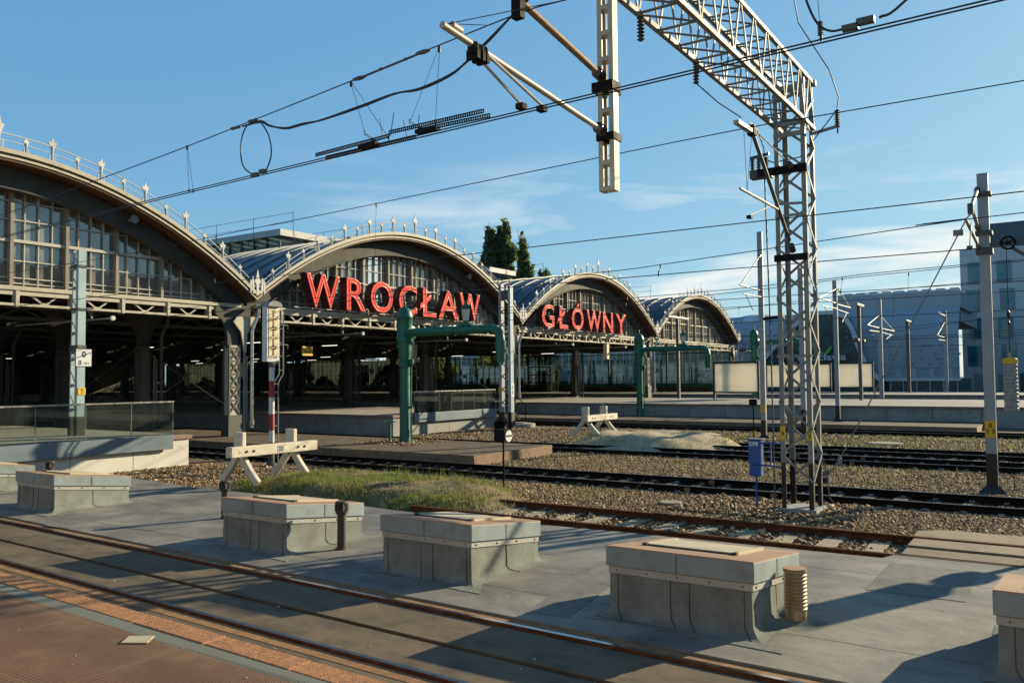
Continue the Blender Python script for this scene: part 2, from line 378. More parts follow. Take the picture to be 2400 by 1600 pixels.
def ballast_mat():
    m = bpy.data.materials.new('ballast'); m.use_nodes = True; MAT['ballast'] = m
    nt = m.node_tree; n = nt.nodes; l = nt.links; b = n["Principled BSDF"]; b.inputs["Roughness"].default_value = .95
    geo = n.new("ShaderNodeNewGeometry")
    vo = n.new("ShaderNodeTexVoronoi"); vo.inputs["Scale"].default_value = 22
    l.new(geo.outputs["Position"], vo.inputs["Vector"])
    sp = n.new("ShaderNodeSeparateColor"); l.new(vo.outputs["Color"], sp.inputs[0])
    cr = n.new("ShaderNodeValToRGB"); e = cr.color_ramp.elements
    e[0].color = (.040, .027, .017, 1); e[1].color = (.28, .215, .14, 1); x = e.new(.5); x.color = (.15, .10, .058, 1)
    l.new(sp.outputs[0], cr.inputs[0])
    nz = n.new("ShaderNodeTexNoise"); nz.inputs["Scale"].default_value = .6; nz.inputs["Detail"].default_value = 6; l.new(geo.outputs["Position"], nz.inputs["Vector"])
    mr = n.new("ShaderNodeMapRange"); mr.inputs["From Min"].default_value = .48; mr.inputs["From Max"].default_value = .68; mr.inputs["To Max"].default_value = .3; l.new(nz.outputs[0], mr.inputs["Value"])
    mx = n.new("ShaderNodeMix"); mx.data_type = 'RGBA'; mx.inputs["B"].default_value = (.16, .15, .065, 1)
    l.new(mr.outputs[0], mx.inputs["Factor"]); l.new(cr.outputs[0], mx.inputs["A"]); l.new(mx.outputs["Result"], b.inputs["Base Color"])
    bp = n.new("ShaderNodeBump"); bp.inputs["Strength"].default_value = 1; bp.inputs["Distance"].default_value = .05; bp.invert = True
    l.new(vo.outputs["Distance"], bp.inputs["Height"]); l.new(bp.outputs[0], b.inputs["Normal"])
    m = bpy.data.materials.new('stone'); m.use_nodes = True; MAT['stone'] = m
    nt = m.node_tree; n = nt.nodes; l = nt.links; b = n["Principled BSDF"]; b.inputs["Roughness"].default_value = .9
    geo = n.new("ShaderNodeNewGeometry"); cr = n.new("ShaderNodeValToRGB"); e = cr.color_ramp.elements
    e[0].color = (.058, .033, .017, 1); e[1].color = (.60, .46, .27, 1); e[1].position = 1
    for p, c in ((.3, (.165, .092, .042, 1)), (.6, (.275, .172, .084, 1)), (.85, (.41, .29, .155, 1))): x = e.new(p); x.color = c
    l.new(geo.outputs["Random Per Island"], cr.inputs[0]); l.new(cr.outputs[0], b.inputs["Base Color"])
ballast_mat()

def deck_mat():
    """bitumen roofing: mottled grey, lapped seams every few metres, scuffs"""
    m = bpy.data.materials.new('bitumen_deck'); m.use_nodes = True; MAT['bitumen_deck'] = m
    nt = m.node_tree; n = nt.nodes; l = nt.links; b = n["Principled BSDF"]; b.inputs["Roughness"].default_value = .72
    geo = n.new("ShaderNodeNewGeometry"); pos = geo.outputs["Position"]
    mp = n.new("ShaderNodeMapping"); mp.inputs["Scale"].default_value = (.75, .55, 1); l.new(pos, mp.inputs["Vector"])
    nz = n.new("ShaderNodeTexNoise"); nz.inputs["Scale"].default_value = 1.5; nz.inputs["Detail"].default_value = 11; nz.inputs["Roughness"].default_value = .66; nz.inputs["Distortion"].default_value = .3; l.new(mp.outputs[0], nz.inputs["Vector"])
    cr = n.new("ShaderNodeValToRGB"); e = cr.color_ramp.elements
    e[0].position = .34; e[0].color = (.095, .092, .088, 1); e[1].position = .66; e[1].color = (.275, .250, .205, 1); xq = e.new(.5); xq.color = (.18, .168, .148, 1); l.new(nz.outputs[0], cr.inputs[0])
    sx = n.new("ShaderNodeSeparateXYZ"); nw = n.new("ShaderNodeTexNoise"); nw.inputs["Scale"].default_value = 1.1; nw.inputs["Detail"].default_value = 5; l.new(pos, nw.inputs["Vector"])
    ad = n.new("ShaderNodeVectorMath"); ad.operation = 'SCALE'; ad.inputs["Scale"].default_value = .07; l.new(nw.outputs["Color"], ad.inputs[0])
    a2 = n.new("ShaderNodeVectorMath"); a2.operation = 'ADD'; l.new(pos, a2.inputs[0]); l.new(ad.outputs[0], a2.inputs[1]); l.new(a2.outputs[0], sx.inputs[0])
    def line(sock, off, period, w):
        s = n.new("ShaderNodeMath"); s.operation = 'ADD'; s.inputs[1].default_value = off; l.new(sock, s.inputs[0])
        p = n.new("ShaderNodeMath"); p.operation = 'PINGPONG'; p.inputs[1].default_value = period / 2; l.new(s.outputs[0], p.inputs[0])
        r = n.new("ShaderNodeMapRange"); r.inputs["From Min"].default_value = w; r.inputs["From Max"].default_value = w * 1.9; r.inputs["To Min"].default_value = 1; r.inputs["To Max"].default_value = 0
        l.new(p.outputs[0], r.inputs["Value"]); return r.outputs[0]
    a = line(sx.outputs["X"], -8.06, 2.9, .010); c = line(sx.outputs["Y"], -.9, 3.3, .007)
    mx = n.new("ShaderNodeMath"); mx.operation = 'MAXIMUM'; l.new(a, mx.inputs[0]); mx.inputs[1].default_value = 0
    mi = n.new("ShaderNodeMix"); mi.data_type = 'RGBA'; mi.inputs["B"].default_value = (.05, .05, .05, 1)
    mm = n.new("ShaderNodeMath"); mm.operation = 'MULTIPLY'; mm.inputs[1].default_value = .75; l.new(mx.outputs[0], mm.inputs[0])
    l.new(mm.outputs[0], mi.inputs["Factor"]); l.new(cr.outputs[0], mi.inputs["A"])
    # specks of dirt
    vo = n.new("ShaderNodeTexVoronoi"); vo.inputs["Scale"].default_value = 1.7; l.new(pos, vo.inputs["Vector"])
    vr = n.new("ShaderNodeMapRange"); vr.inputs["From Min"].default_value = .02; vr.inputs["From Max"].default_value = .028; vr.inputs["To Min"].default_value = .8; vr.inputs["To Max"].default_value = 0; l.new(vo.outputs["Distance"], vr.inputs["Value"])
    mj = n.new("ShaderNodeMix"); mj.data_type = 'RGBA'; mj.inputs["B"].default_value = (.05, .045, .04, 1); l.new(vr.outputs[0], mj.inputs["Factor"]); l.new(mi.outputs["Result"], mj.inputs["A"])
    l.new(mj.outputs["Result"], b.inputs["Base Color"])
    nb = n.new("ShaderNodeTexNoise"); nb.inputs["Scale"].default_value = 70; l.new(pos, nb.inputs["Vector"])
    hb = n.new("ShaderNodeMath"); hb.operation = 'MULTIPLY_ADD'; hb.inputs[1].default_value = 4.; l.new(mx.outputs[0], hb.inputs[2]); l.new(nz.outputs[0], hb.inputs[0])
    b1 = n.new("ShaderNodeBump"); b1.inputs["Strength"].default_value = .25; b1.inputs["Distance"].default_value = .01; l.new(nb.outputs[0], b1.inputs["Height"])
    b2 = n.new("ShaderNodeBump"); b2.inputs["Strength"].default_value = .3; b2.inputs["Distance"].default_value = .02; l.new(hb.outputs[0], b2.inputs["Height"]); l.new(b1.outputs[0], b2.inputs["Normal"]); l.new(b2.outputs[0], b.inputs["Normal"])
deck_mat()

def mesh_tile_mat(name, c, cd, px, py, thr, dirt):
    m = bpy.data.materials.new(name); m.use_nodes = True; MAT[name] = m
    nt = m.node_tree; n = nt.nodes; l = nt.links; b = n["Principled BSDF"]; b.inputs["Roughness"].default_value = .85
    geo = n.new("ShaderNodeNewGeometry"); s = n.new("ShaderNodeSeparateXYZ"); l.new(geo.outputs["Position"], s.inputs[0])
    def wave(o, p):
        a = n.new("ShaderNodeMath"); a.operation = 'MULTIPLY'; a.inputs[1].default_value = 2 * math.pi / p; l.new(s.outputs[o], a.inputs[0])
        q = n.new("ShaderNodeMath"); q.operation = 'SINE'; l.new(a.outputs[0], q.inputs[0]); return q.outputs[0]
    mu = n.new("ShaderNodeMath"); mu.operation = 'MINIMUM'; l.new(wave("X", px), mu.inputs[0]); l.new(wave("Y", py), mu.inputs[1])
    r = n.new("ShaderNodeMapRange"); r.inputs["From Min"].default_value = thr; r.inputs["From Max"].default_value = thr + .5; l.new(mu.outputs[0], r.inputs["Value"])
    nz = n.new("ShaderNodeTexNoise"); nz.inputs["Scale"].default_value = 1.6; nz.inputs["Detail"].default_value = 8; nz.inputs["Roughness"].default_value = .65; l.new(geo.outputs["Position"], nz.inputs["Vector"])
    rd = n.new("ShaderNodeMapRange"); rd.inputs["From Min"].default_value = .5; rd.inputs["From Max"].default_value = .72; rd.inputs["To Max"].default_value = .7; l.new(nz.outputs[0], rd.inputs["Value"])
    m0 = n.new("ShaderNodeMix"); m0.data_type = 'RGBA'; m0.inputs["A"].default_value = (*c, 1); m0.inputs["B"].default_value = (*dirt, 1); l.new(rd.outputs[0], m0.inputs["Factor"])
    def seam(o, per, off):
        a = n.new("ShaderNodeMath"); a.operation = 'ADD'; a.inputs[1].default_value = off; l.new(s.outputs[o], a.inputs[0])
        q = n.new("ShaderNodeMath"); q.operation = 'PINGPONG'; q.inputs[1].default_value = per / 2; l.new(a.outputs[0], q.inputs[0])
        k = n.new("ShaderNodeMapRange"); k.inputs["From Min"].default_value = .010; k.inputs["From Max"].default_value = .035; k.inputs["To Min"].default_value = .55; k.inputs["To Max"].default_value = 0; l.new(q.outputs[0], k.inputs["Value"]); return k.outputs[0]
    sm_ = n.new("ShaderNodeMath"); sm_.operation = 'MAXIMUM'; l.new(seam("X", 1.08, .13), sm_.inputs[0]); l.new(seam("Y", 1.62, .4), sm_.inputs[1])
    s2_ = n.new("ShaderNodeMath"); s2_.operation = 'MULTIPLY'; l.new(sm_.outputs[0], s2_.inputs[0]); l.new(nz.outputs[0], s2_.inputs[1])
    s3_ = n.new("ShaderNodeMath"); s3_.operation = 'ADD'; s3_.use_clamp = True; l.new(s2_.outputs[0], s3_.inputs[0]); l.new(rd.outputs[0], s3_.inputs[1]); l.new(s3_.outputs[0], m0.inputs["Factor"])
    m1 = n.new("ShaderNodeMix"); m1.data_type = 'RGBA'; m1.inputs["B"].default_value = (*cd, 1); l.new(r.outputs[0], m1.inputs["Factor"]); l.new(m0.outputs["Result"], m1.inputs["A"])
    l.new(m1.outputs["Result"], b.inputs["Base Color"])
    bp = n.new("ShaderNodeBump"); bp.inputs["Strength"].default_value = .8; bp.inputs["Distance"].default_value = .008; bp.invert = True; l.new(r.outputs[0], bp.inputs["Height"]); l.new(bp.outputs[0], b.inputs["Normal"])
mesh_tile_mat('mat_tiles', (.155, .080, .046), (.022, .013, .010), .034, .028, .05, (.25, .165, .09))
mesh_tile_mat('grating', (.15, .165, .14), (.02, .02, .02), .5, .034, .1, (.15, .13, .10))

# ground sheet
struct(MB().add([(-400, -500, -.14), (900, -500, -.14), (900, 900, -.14), (-400, 900, -.14)], [(0, 1, 2, 3)]).build('ground', 'ballast'))

YS = [-10 + i for i in range(33)]
def ribbon(a, b, z0, z1, ys=YS):
    """solid strip that follows the near track between two lateral offsets"""
    mb = MB(); rows = []
    for y in ys: rows.append([(xt(y) + a, y, z0), (xt(y) + a, y, z1), (xt(y) + b, y, z1), (xt(y) + b, y, z0)])
    mb.grid(rows); k = len(rows) * 4
    mb.f.append((0, 1, 2, 3)); mb.m.append(0); mb.f.append((k - 4, k - 3, k - 2, k - 1)); mb.m.append(0)
    return mb
sl_ = ribbon(-1.585, -.80, -.3, -.03)
for a, b in ((-.692, -.09), (0, .692), (.80, .952)):
    q = ribbon(a, b, -.3, -.03); sl_.add(q.v, q.f)
struct(sl_.build('track_slab', 'slab_track'))
q = ribbon(-.8, .8, -.3, -.125); struct(q.build('track_bed', 'gap_dark'))
q = ribbon(-.95, -.80, -.2, -.026); a_ = ribbon(.80, .951, -.2, -.020); q.add(a_.v, a_.f); struct(q.build('rust_stain', 'stain_rust'))
# roof deck of the underpass beside the track
ys = YS[:]; left = [(xt(y) + .955, y) for y in ys if y <= 20]
right = [(12.2, 20), (11.8, 16.5), (11.85, 13.3), (11.62, 9.6), (11.86, 6.0), (11.96, 2.15), (12.24, 2.05), (12.28, -10)]
struct(MB().prism(left + right, -.4, 0.0, 'xy').build('roof_deck', 'bitumen_deck'))
# platform on the near side
struct(ribbon(-12, -2.0, -.3, .25).build('near_platform', 'mat_tiles'))
struct(ribbon(-2.0, -1.83, -.3, .243).build('drain_grating', 'grating'))
kb = MB()
for i in range(28):
    y0 = -8 + i * 1.08; q = ribbon(-1.83, -1.59, -.3, .25 + random.uniform(-.003, .003), [y0, y0 + .36, y0 + .72, y0 + 1.07]); kb.add(q.v, q.f)
struct(kb.build('platform_kerb', 'granite', bevel=.012))
lp = MB().prism([(4.00, 6.61), (4.14, 6.72), (4.26, 6.54), (4.12, 6.42)], .2545, .262, 'xy')
tag(lp.build('cover_plate', 'cap_lid'), 'small pale loose cover plate lying on the brown mesh platform', 'plate')

# ------------------------------------------------------------------ railway tracks
PROF = [(-.07, -.16), (.07, -.16), (.07, -.145), (.015, -.125), (.015, -.045), (.035, -.03), (.035, 0), (-.035, 0), (-.035, -.03), (-.015, -.045), (-.015, -.125), (-.07, -.145)]
def rail(x, y0, y1, ms, parent):
    mb = MB(); mb.prism([(x + u, v) for u, v in PROF], y0, y1, 'xz'); mb.m[2 + 6] = 1
    return mb.build('rail', ms, parent)
def sleeper(xc, y, ms, parent, top=-.118, L=1.25):
    mb = MB(); mb.box(xc - L, xc + L, y - .13, y + .13, -.3, top)
    mb.cur = 1
    for s in (-1, 1):
        for e in (-.13, .13): mb.box(xc + s * .75 + e - .035, xc + s * .75 + e + .035, y - .05, y + .05, top - .01, top + .03)
    return mb.build('sleeper', ms, parent)
def track(label, xc, y0, y1, ms, ys0, ys1, step=.62, smat=('sleeper_dark', 'galv'), top=-.122, skip=None):
    t = thing('railway_track', label, 'railway track', (xc, y0, 0), 'railway tracks')
    if ms[0] == 'rail_dark': MB().box(xc - .70, xc + .70, y0, y1, -.3, -.132).build('oily_bed', 'oily', t)
    rail(xc - .75, y0, y1, ms, t); rail(xc + .75, y0, y1, ms, t)
    first = None; y = ys0
    while y < ys1:
        if first is None: first = sleeper(xc, y, smat, t, top); fy = y
        else:
            c = first.copy(); COL.objects.link(c); c.location = (random.uniform(-.03, .03), y - fy + random.uniform(-.02, .02), random.uniform(-.006, .006))
        y += step
    return t
# near track: rails let into the slab
t = thing('railway_track', 'polished curving track sunk in concrete along the near platform edge', 'railway track', (6.2, 0, 0), 'railway tracks')
for o, mt in ((-.75, 'rail_dull'), (.75, 'rail_top')):
    rows = [[(xt(y) + o + u, y, v) for u, v in ((-.036, -.15), (-.036, -.012), (-.026, 0), (.026, 0), (.036, -.012), (.036, -.15))] for y in YS]
    mb = MB(); mb.grid(rows)
    for i in range(len(mb.f)): mb.m[i] = 1 if i % 5 == 2 else 0
    mb.build('rail', ('rail_rust', mt), t)
track('rusty dead-end track between the flat roof and the gravel', 13.05, -10, 10.6, ('rail_rust', 'rail_rust'), 2.45, 10.4, .66, ('sleeper', 'rail_rust'), -.105)
t1 = track('running track in front of the low brick platform with the green crane', 18.3, -20, 70, ('rail_dark', 'rail_dull'), -2, 40)
t2 = track('running track beside the ramped concrete platform with glass railing', 25.75, -20, 70, ('rail_dark', 'rail_dull'), -2, 40)
track('dead-end track that starts at the sand heap', 29.1, -20, 10.5, ('rail_dark', 'rail_dull'), -2, 10.2)
track('far running track along the second low brick platform', 38.85, -20, 70, ('rail_dark', 'rail_dull'), -2, 40)
track('farthest track between the two long concrete platforms', 63.5, -20, 100, ('rail_dark', 'rail_dull'), 0, 20, 1.5)
for tr, xs in ((t1, (17.55, 19.05)), (t2, (25.0, 26.5))):
    for x in xs:
        for y in (5.2, 7.1): MB().box(x - .1, x - .035, y - .06, y + .06, -.13, -.03).build('rail_anchor', 'stain_rust', tr)

# concrete crossing panels over the rusty track
cp_ = MB(); cp_.prism([(13.86, -10), (14.62, -10), (14.62, 1.7), (14.35, 2.05), (13.86, 2.05)], -.3, -.004, 'xy'); cp_.box(13.1, 13.7, -10, 2.02, -.3, -.01); cp_.box(12.44, 12.93, -10, 2.0, -.3, -.012)
struct(cp_.build('level_crossing', 'crossing', bevel=.012))
struct(MB().box(12.93, 13.1, -10, 1.95, -.3, -.05).build('crossing_gap', 'gap_dark'))

# ------------------------------------------------------------------ platforms
def platform(x0, x1, y0, y1, z, panel, wall='concrete', top='platform_top', edge='platform_edge', over=.07, th=.11, name='platform', nside=None):
    mb = MB(); mb.cur = 3; mb.box(x0 + .05, x1 - .05, y0 + .05, y1, -.3, z - .05); mb.cur = 0
    n = int((min(y1, nside or y1) - y0) / panel)
    for i in range(n): mb.box(x0, x0 + .12, y0 + i * panel + .012, y0 + (i + 1) * panel - .012, -.3, z - th - .004)
    w = (x1 - x0) / max(1, round((x1 - x0) / panel))
    for i in range(round((x1 - x0) / w)): mb.box(x0 + i * w + .012, x0 + (i + 1) * w - .012, y0 - .004, y0 + .12, -.3, z - th - .004)
    k = len(mb.f); mb.cur = 2; mb.box(x0 - over, x1 + over, y0 - over, y1 - .01, z - th, z); mb.m[k + 1] = 1
    return struct(mb.build(name, (wall, top, edge, 'gap_dark')))
platform(8.45, 15.75, 22.5, 125, .78, 1.75, wall='concrete_white')
platform(28.0, 36.1, 25.2, 125, .80, 2.0, wall='concrete')
platform(45.6, 57.8, -30, 125, .84, 2.1, wall='concrete')
platform(71.2, 82.3, -30, 125, .84, 2.1, wall='concrete')
platform(19.6, 24.0, 14.5, 110, .17, 1.4, 'brick_edge', 'brick_pave', 'brick_edge', .0, .12, 'low_platform', 60)
platform(40.7, 45.4, 3.4, 110, .12, 1.4, 'brick_edge', 'brick_pave', 'brick_edge', .0, .12, 'low_platform', 60)

# ------------------------------------------------------------------ heaps
def noise2(x, y, s):
    from mathutils import noise
    return noise.noise(Vector((x * s, y * s, 3.3)))
def heap(cx, cy, rx, ry, h, seed, flat=.55, n=46):
    rows = []
    for i in range(n + 1):
        row = []
        for j in range(n + 1):
            u = -1 + 2 * i / n; v = -1 + 2 * j / n; x = cx + u * rx; y = cy + v * ry
            d = math.sqrt(u * u + v * v) + .16 * noise2(x + seed, y, .8)
            k = max(0., min(1., (1 - d) / flat)); k = k * k * (3 - 2 * k)
            z = -.20 + (h + .20) * k * (1 + .25 * noise2(x, y + seed, .9)) + .05 * noise2(x + seed, y, 2.6) * k + .02 * noise2(x, y, 7)
            row.append((x, y, z))
        rows.append(row)
    return rows
def hz(rows, cx, cy, rx, ry, x, y):
    n = len(rows) - 1; i = int((x - cx + rx) / (2 * rx) * n + .5); j = int((y - cy + ry) / (2 * ry) * n + .5)
    return rows[max(0, min(n, i))][max(0, min(n, j))][2]
GM = (13.75, 13.0, 2.3, 4.9); gm = heap(*GM, .19, 1.7)
struct(MB().grid(gm).build('grass_mound', 'mound_soil', smooth=True))
SM = (28.9, 13.2, 3.1, 4.1); sm = heap(*SM, .30, 9.1)
struct(MB().grid(sm).build('sand_heap', 'sand', smooth=True))

# ------------------------------------------------------------------ loose stuff: stones and grass
rng = np.random.default_rng(5)
def raw_mesh(name, V, F, m):
    me = bpy.data.meshes.new(name); nv, nf, k = len(V), len(F), F.shape[1]
    me.vertices.add(nv); me.vertices.foreach_set('co', V.astype(np.float32).ravel())
    me.loops.add(nf * k); me.loops.foreach_set('vertex_index', F.astype(np.int32).ravel())
    me.polygons.add(nf); me.polygons.foreach_set('loop_start', np.arange(0, nf * k, k, dtype=np.int32))
    me.update(calc_edges=True); me.materials.append(MAT[m])
    o = bpy.data.objects.new(name, me); COL.objects.link(o); return o
def stones(name, regions, m='stone'):
    OV = np.array([(1, 0, 0), (-1, 0, 0), (0, 1, 0), (0, -1, 0), (0, 0, 1), (0, 0, -1)], float)
    OF = np.array([(0, 2, 4), (2, 1, 4), (1, 3, 4), (3, 0, 4), (2, 0, 5), (1, 2, 5), (3, 1, 5), (0, 3, 5)])
    P = []; SZ = []
    for (x0, x1, y0, y1, n, s, z, rails) in regions:
        p = np.column_stack([rng.uniform(x0, x1, n), rng.uniform(y0, y1, n), np.full(n, z)])
        keep = np.ones(n, bool)
        for r in rails: keep &= abs(p[:, 0] - r) > .10
        p = p[keep]; P.append(p); SZ.append(s * rng.lognormal(0, .35, len(p)))
    P = np.vstack(P); SZ = np.concatenate(SZ); N = len(P)
    J = OV[None] * (1 + rng.uniform(-.35, .35, (N, 6, 1))) + rng.uniform(-.25, .25, (N, 6, 3))
    J *= np.array([1, .8, .62]) * SZ[:, None, None] * .5
    a = rng.uniform(0, 6.28, N); b = rng.uniform(-.6, .6, N); ca, sa, cb, sb = np.cos(a), np.sin(a), np.cos(b), np.sin(b)
    Rm = np.zeros((N, 3, 3)); Rm[:, 0, 0] = ca; Rm[:, 0, 1] = -sa * cb; Rm[:, 0, 2] = sa * sb; Rm[:, 1, 0] = sa; Rm[:, 1, 1] = ca * cb; Rm[:, 1, 2] = -ca * sb; Rm[:, 2, 1] = sb; Rm[:, 2, 2] = cb
    V = np.einsum('nij,nkj->nki', Rm, J) + P[:, None, :]
    F = OF[None] + (np.arange(N) * 6)[:, None, None]
    return struct(raw_mesh(name, V.reshape(-1, 3), F.reshape(-1, 3), m), 'stuff')
stones('ballast_stones', [
    (14.0, 17.4, -4, 12, 39000, .046, -.135, (13.8, 17.55)), (11.95, 13.75, 1.9, 11.5, 9000, .06, -.150, (12.3, 13.8)),
    (15.6, 17.4, 10, 21.5, 8000, .055, -.135, (17.55,)), 
    (19.2, 24.9, -4, 14.6, 30000, .05, -.135, (25.0, 19.05)), (26.6, 36, -4, 25, 19000, .075, -.135, (28.35, 29.85)),
    (30, 40.5, -4, 14, 7500, .08, -.135, (38.1, 39.6)), (8.2, 16.2, 17.6, 22.4, 9000, .06, -.13, (13.8,)), (15.0, 17.2, 3.2, 6.5, 2600, .078, -.11, ()),
    (12.38, 13.72, 2.3, 10.5, 900, .085, -.125, (12.3, 13.8)), (21.4, 24.0, 18.6, 21.2, 900, .07, .18, ())])

stones('oily_stones', [(17.65, 18.95, -1, 22, 6000, .06, -.135, ()), (25.1, 26.4, -1, 24, 4500, .065, -.135, ()), (28.45, 29.75, -1, 9, 2000, .07, -.135, ()), (38.2, 39.5, -1, 15, 2500, .08, -.135, ())], 'oily')

stones('pale_grit', [(5.0, 7.0, 2, 16, 34, .018, -.025, (5.45, 6.95)), (7.2, 11.8, -1, 18, 26, .018, .004, ()), (2.6, 4.6, 3, 14, 50, .012, .254, ())], 'plate_white')
def patch(x0, x1, y0, y1, a):
    cx, cy = (x0 + x1) / 2, (y0 + y1) / 2; c, s_ = math.cos(a), math.sin(a)
    return MB().prism([(cx + (x - cx) * c - (y - cy) * s_, cy + (x - cx) * s_ + (y - cy) * c) for x, y in ((x0, y0), (x1, y0), (x1, y1), (x0, y1))], .0, .005, 'xy')
for a_ in ((7.3, 11.6, 4.62, 5.1, .16), (9.8, 11.7, 7.6, 8.5, .1), (7.4, 11.4, 8.05, 8.35, -.05), (8.0, 11.5, 12.6, 13.4, .12), (7.4, 10.5, 14.2, 14.6, .05), (10.1, 11.7, 1.0, 2.0, .0)):
    struct(patch(*a_).build('felt_patch', 'felt_patch'))

def grass(name, m, spots):
    V = []; F = []
    for (n, rx0, rx1, ry0, ry1, h, w, zfun, clump) in spots:
        for i in range(n):
            x = random.uniform(rx0, rx1); y = random.uniform(ry0, ry1)
            if noise2(x, y, clump) < random.uniform(-.35, .25): continue
            z = zfun(x, y)
            if z is None: continue
            hh = h * random.lognormvariate(0, .4); a = random.uniform(0, 6.28); ww = w * random.uniform(.6, 1.3)
            lx, ly = random.gauss(0, .45) * hh, random.gauss(0, .45) * hh; k = len(V)
            V += [(x - ww * math.cos(a), y - ww * math.sin(a), z - .01), (x + ww * math.cos(a), y + ww * math.sin(a), z - .01), (x + lx, y + ly, z + hh)]
            F.append((k, k + 1, k + 2))
    return struct(raw_mesh(name, np.array(V), np.array(F), m), 'stuff')
def gz(x, y):
    z = hz(gm, *GM, x, y); return z if z > -.12 else None
def szf(x, y):
    z = hz(sm, *SM, x, y); return z if -.1 < z < .22 else None
flat = lambda x, y: -.135
grass('grass_cover', 'grass_green', [(75000, 11.6, 16.1, 9.6, 17.8, .05, .008, gz, .9), (1500, 14.6, 16.0, 10.0, 13.4, .13, .008, gz, .6), (3500, 26.5, 32, 10, 17, .10, .014, szf, .7),
      (1500, 19.4, 24.6, 2, 14, .06, .012, flat, .45), (2600, 30.5, 37.5, 0, 12, .08, .016, flat, .35), (500, 14.2, 17.0, 8, 13, .10, .01, flat, .5)])
grass('dry_grass', 'grass_dry', [(22000, 11.6, 16.1, 8.2, 17.8, .040, .008, gz, 1.3), (9000, 11.8, 15.6, 8.2, 10.6, .05, .008, gz, .5), (1500, 27, 32, 10, 16, .09, .012, szf, .8), (2500, 20, 24.6, 2, 14, .05, .012, flat, .4)])
# ================================================================== the four train sheds
V = [2.52, 22.57, 42.62, 62.62, 82.64]
ZC, RISE = 9.74, 3.80
ORD = ['nearest', 'second', 'third', 'farthest']
YF, YB = 27.85, 125.
def arc(x0, x1, dz=0., n=36, frac=1.):
    c = (x0 + x1) / 2; h = (x1 - x0) / 2; out = []
    for i in range(n + 1):
        u = (-1 + 2 * i / n) * frac
        out.append((c + u * h, ZC - RISE * u * u + dz))
    return out
def band(mb, x0, x1, a, b, y0, y1, frac=1., n=36):
    """arched strip between heights zr+a and zr+b, from y0 to y1"""
    A = arc(x0, x1, a, n, frac); B = arc(x0, x1, b, n, frac)
    mb.grid([[(A[i][0], y0, A[i][1]), (B[i][0], y0, B[i][1]), (B[i][0], y1, B[i][1]), (A[i][0], y1, A[i][1]), (A[i][0], y0, A[i][1])] for i in range(n + 1)])
    return mb
def fleur(s, th=.045, tall=1.):
    h = [(.028, 0), (.03, .28), (.055, .42), (.135, .60), (.085, .635), (.065, .60), (0, .77 * tall)]
    poly = [(x * s, z * s) for x, z in h] + [(-x * s, z * s) for x, z in h[-2::-1]]
    mb = MB(); mb.prism(poly, -th / 2, th / 2, 'xz')
    mb.box(-.012 * s, .012 * s, -th, -th / 2, 0, .5 * s); mb.box(-.11 * s, -.085 * s, -th / 2, th / 2, 0, .2 * s); mb.box(.085 * s, .11 * s, -th / 2, th / 2, 0, .2 * s)
    return mb
def crown_cluster(th=.05):
    mb = MB(); h = [(.05, 0), (.06, .35), (.15, .52), (.10, .62), (.075, .66), (0, 1.02)]
    mb.prism(h + [(-x, z) for x, z in h[-2::-1]], -th / 2, th / 2, 'xz')
    for s in (-1, 1):
        mb.prism([(s * .2 - .03, 0), (s * .2 + .03, 0), (s * .24 + .05, .55), (s * .24, .72), (s * .24 - .05, .55)], -th / 2, th / 2, 'xz')
        mb.prism([(s * .34 - .02, 0), (s * .34 + .02, 0), (s * .34 + .05, .42), (s * .34, .58), (s * .34 - .05, .42)], -th / 2, th / 2, 'xz')
    for z in (.12, .3): mb.box(-.38, .38, -.015, .015, z, z + .025)
    return mb
P_BIG = P_SMALL = P_TOP = P_VAL = None
halls = []
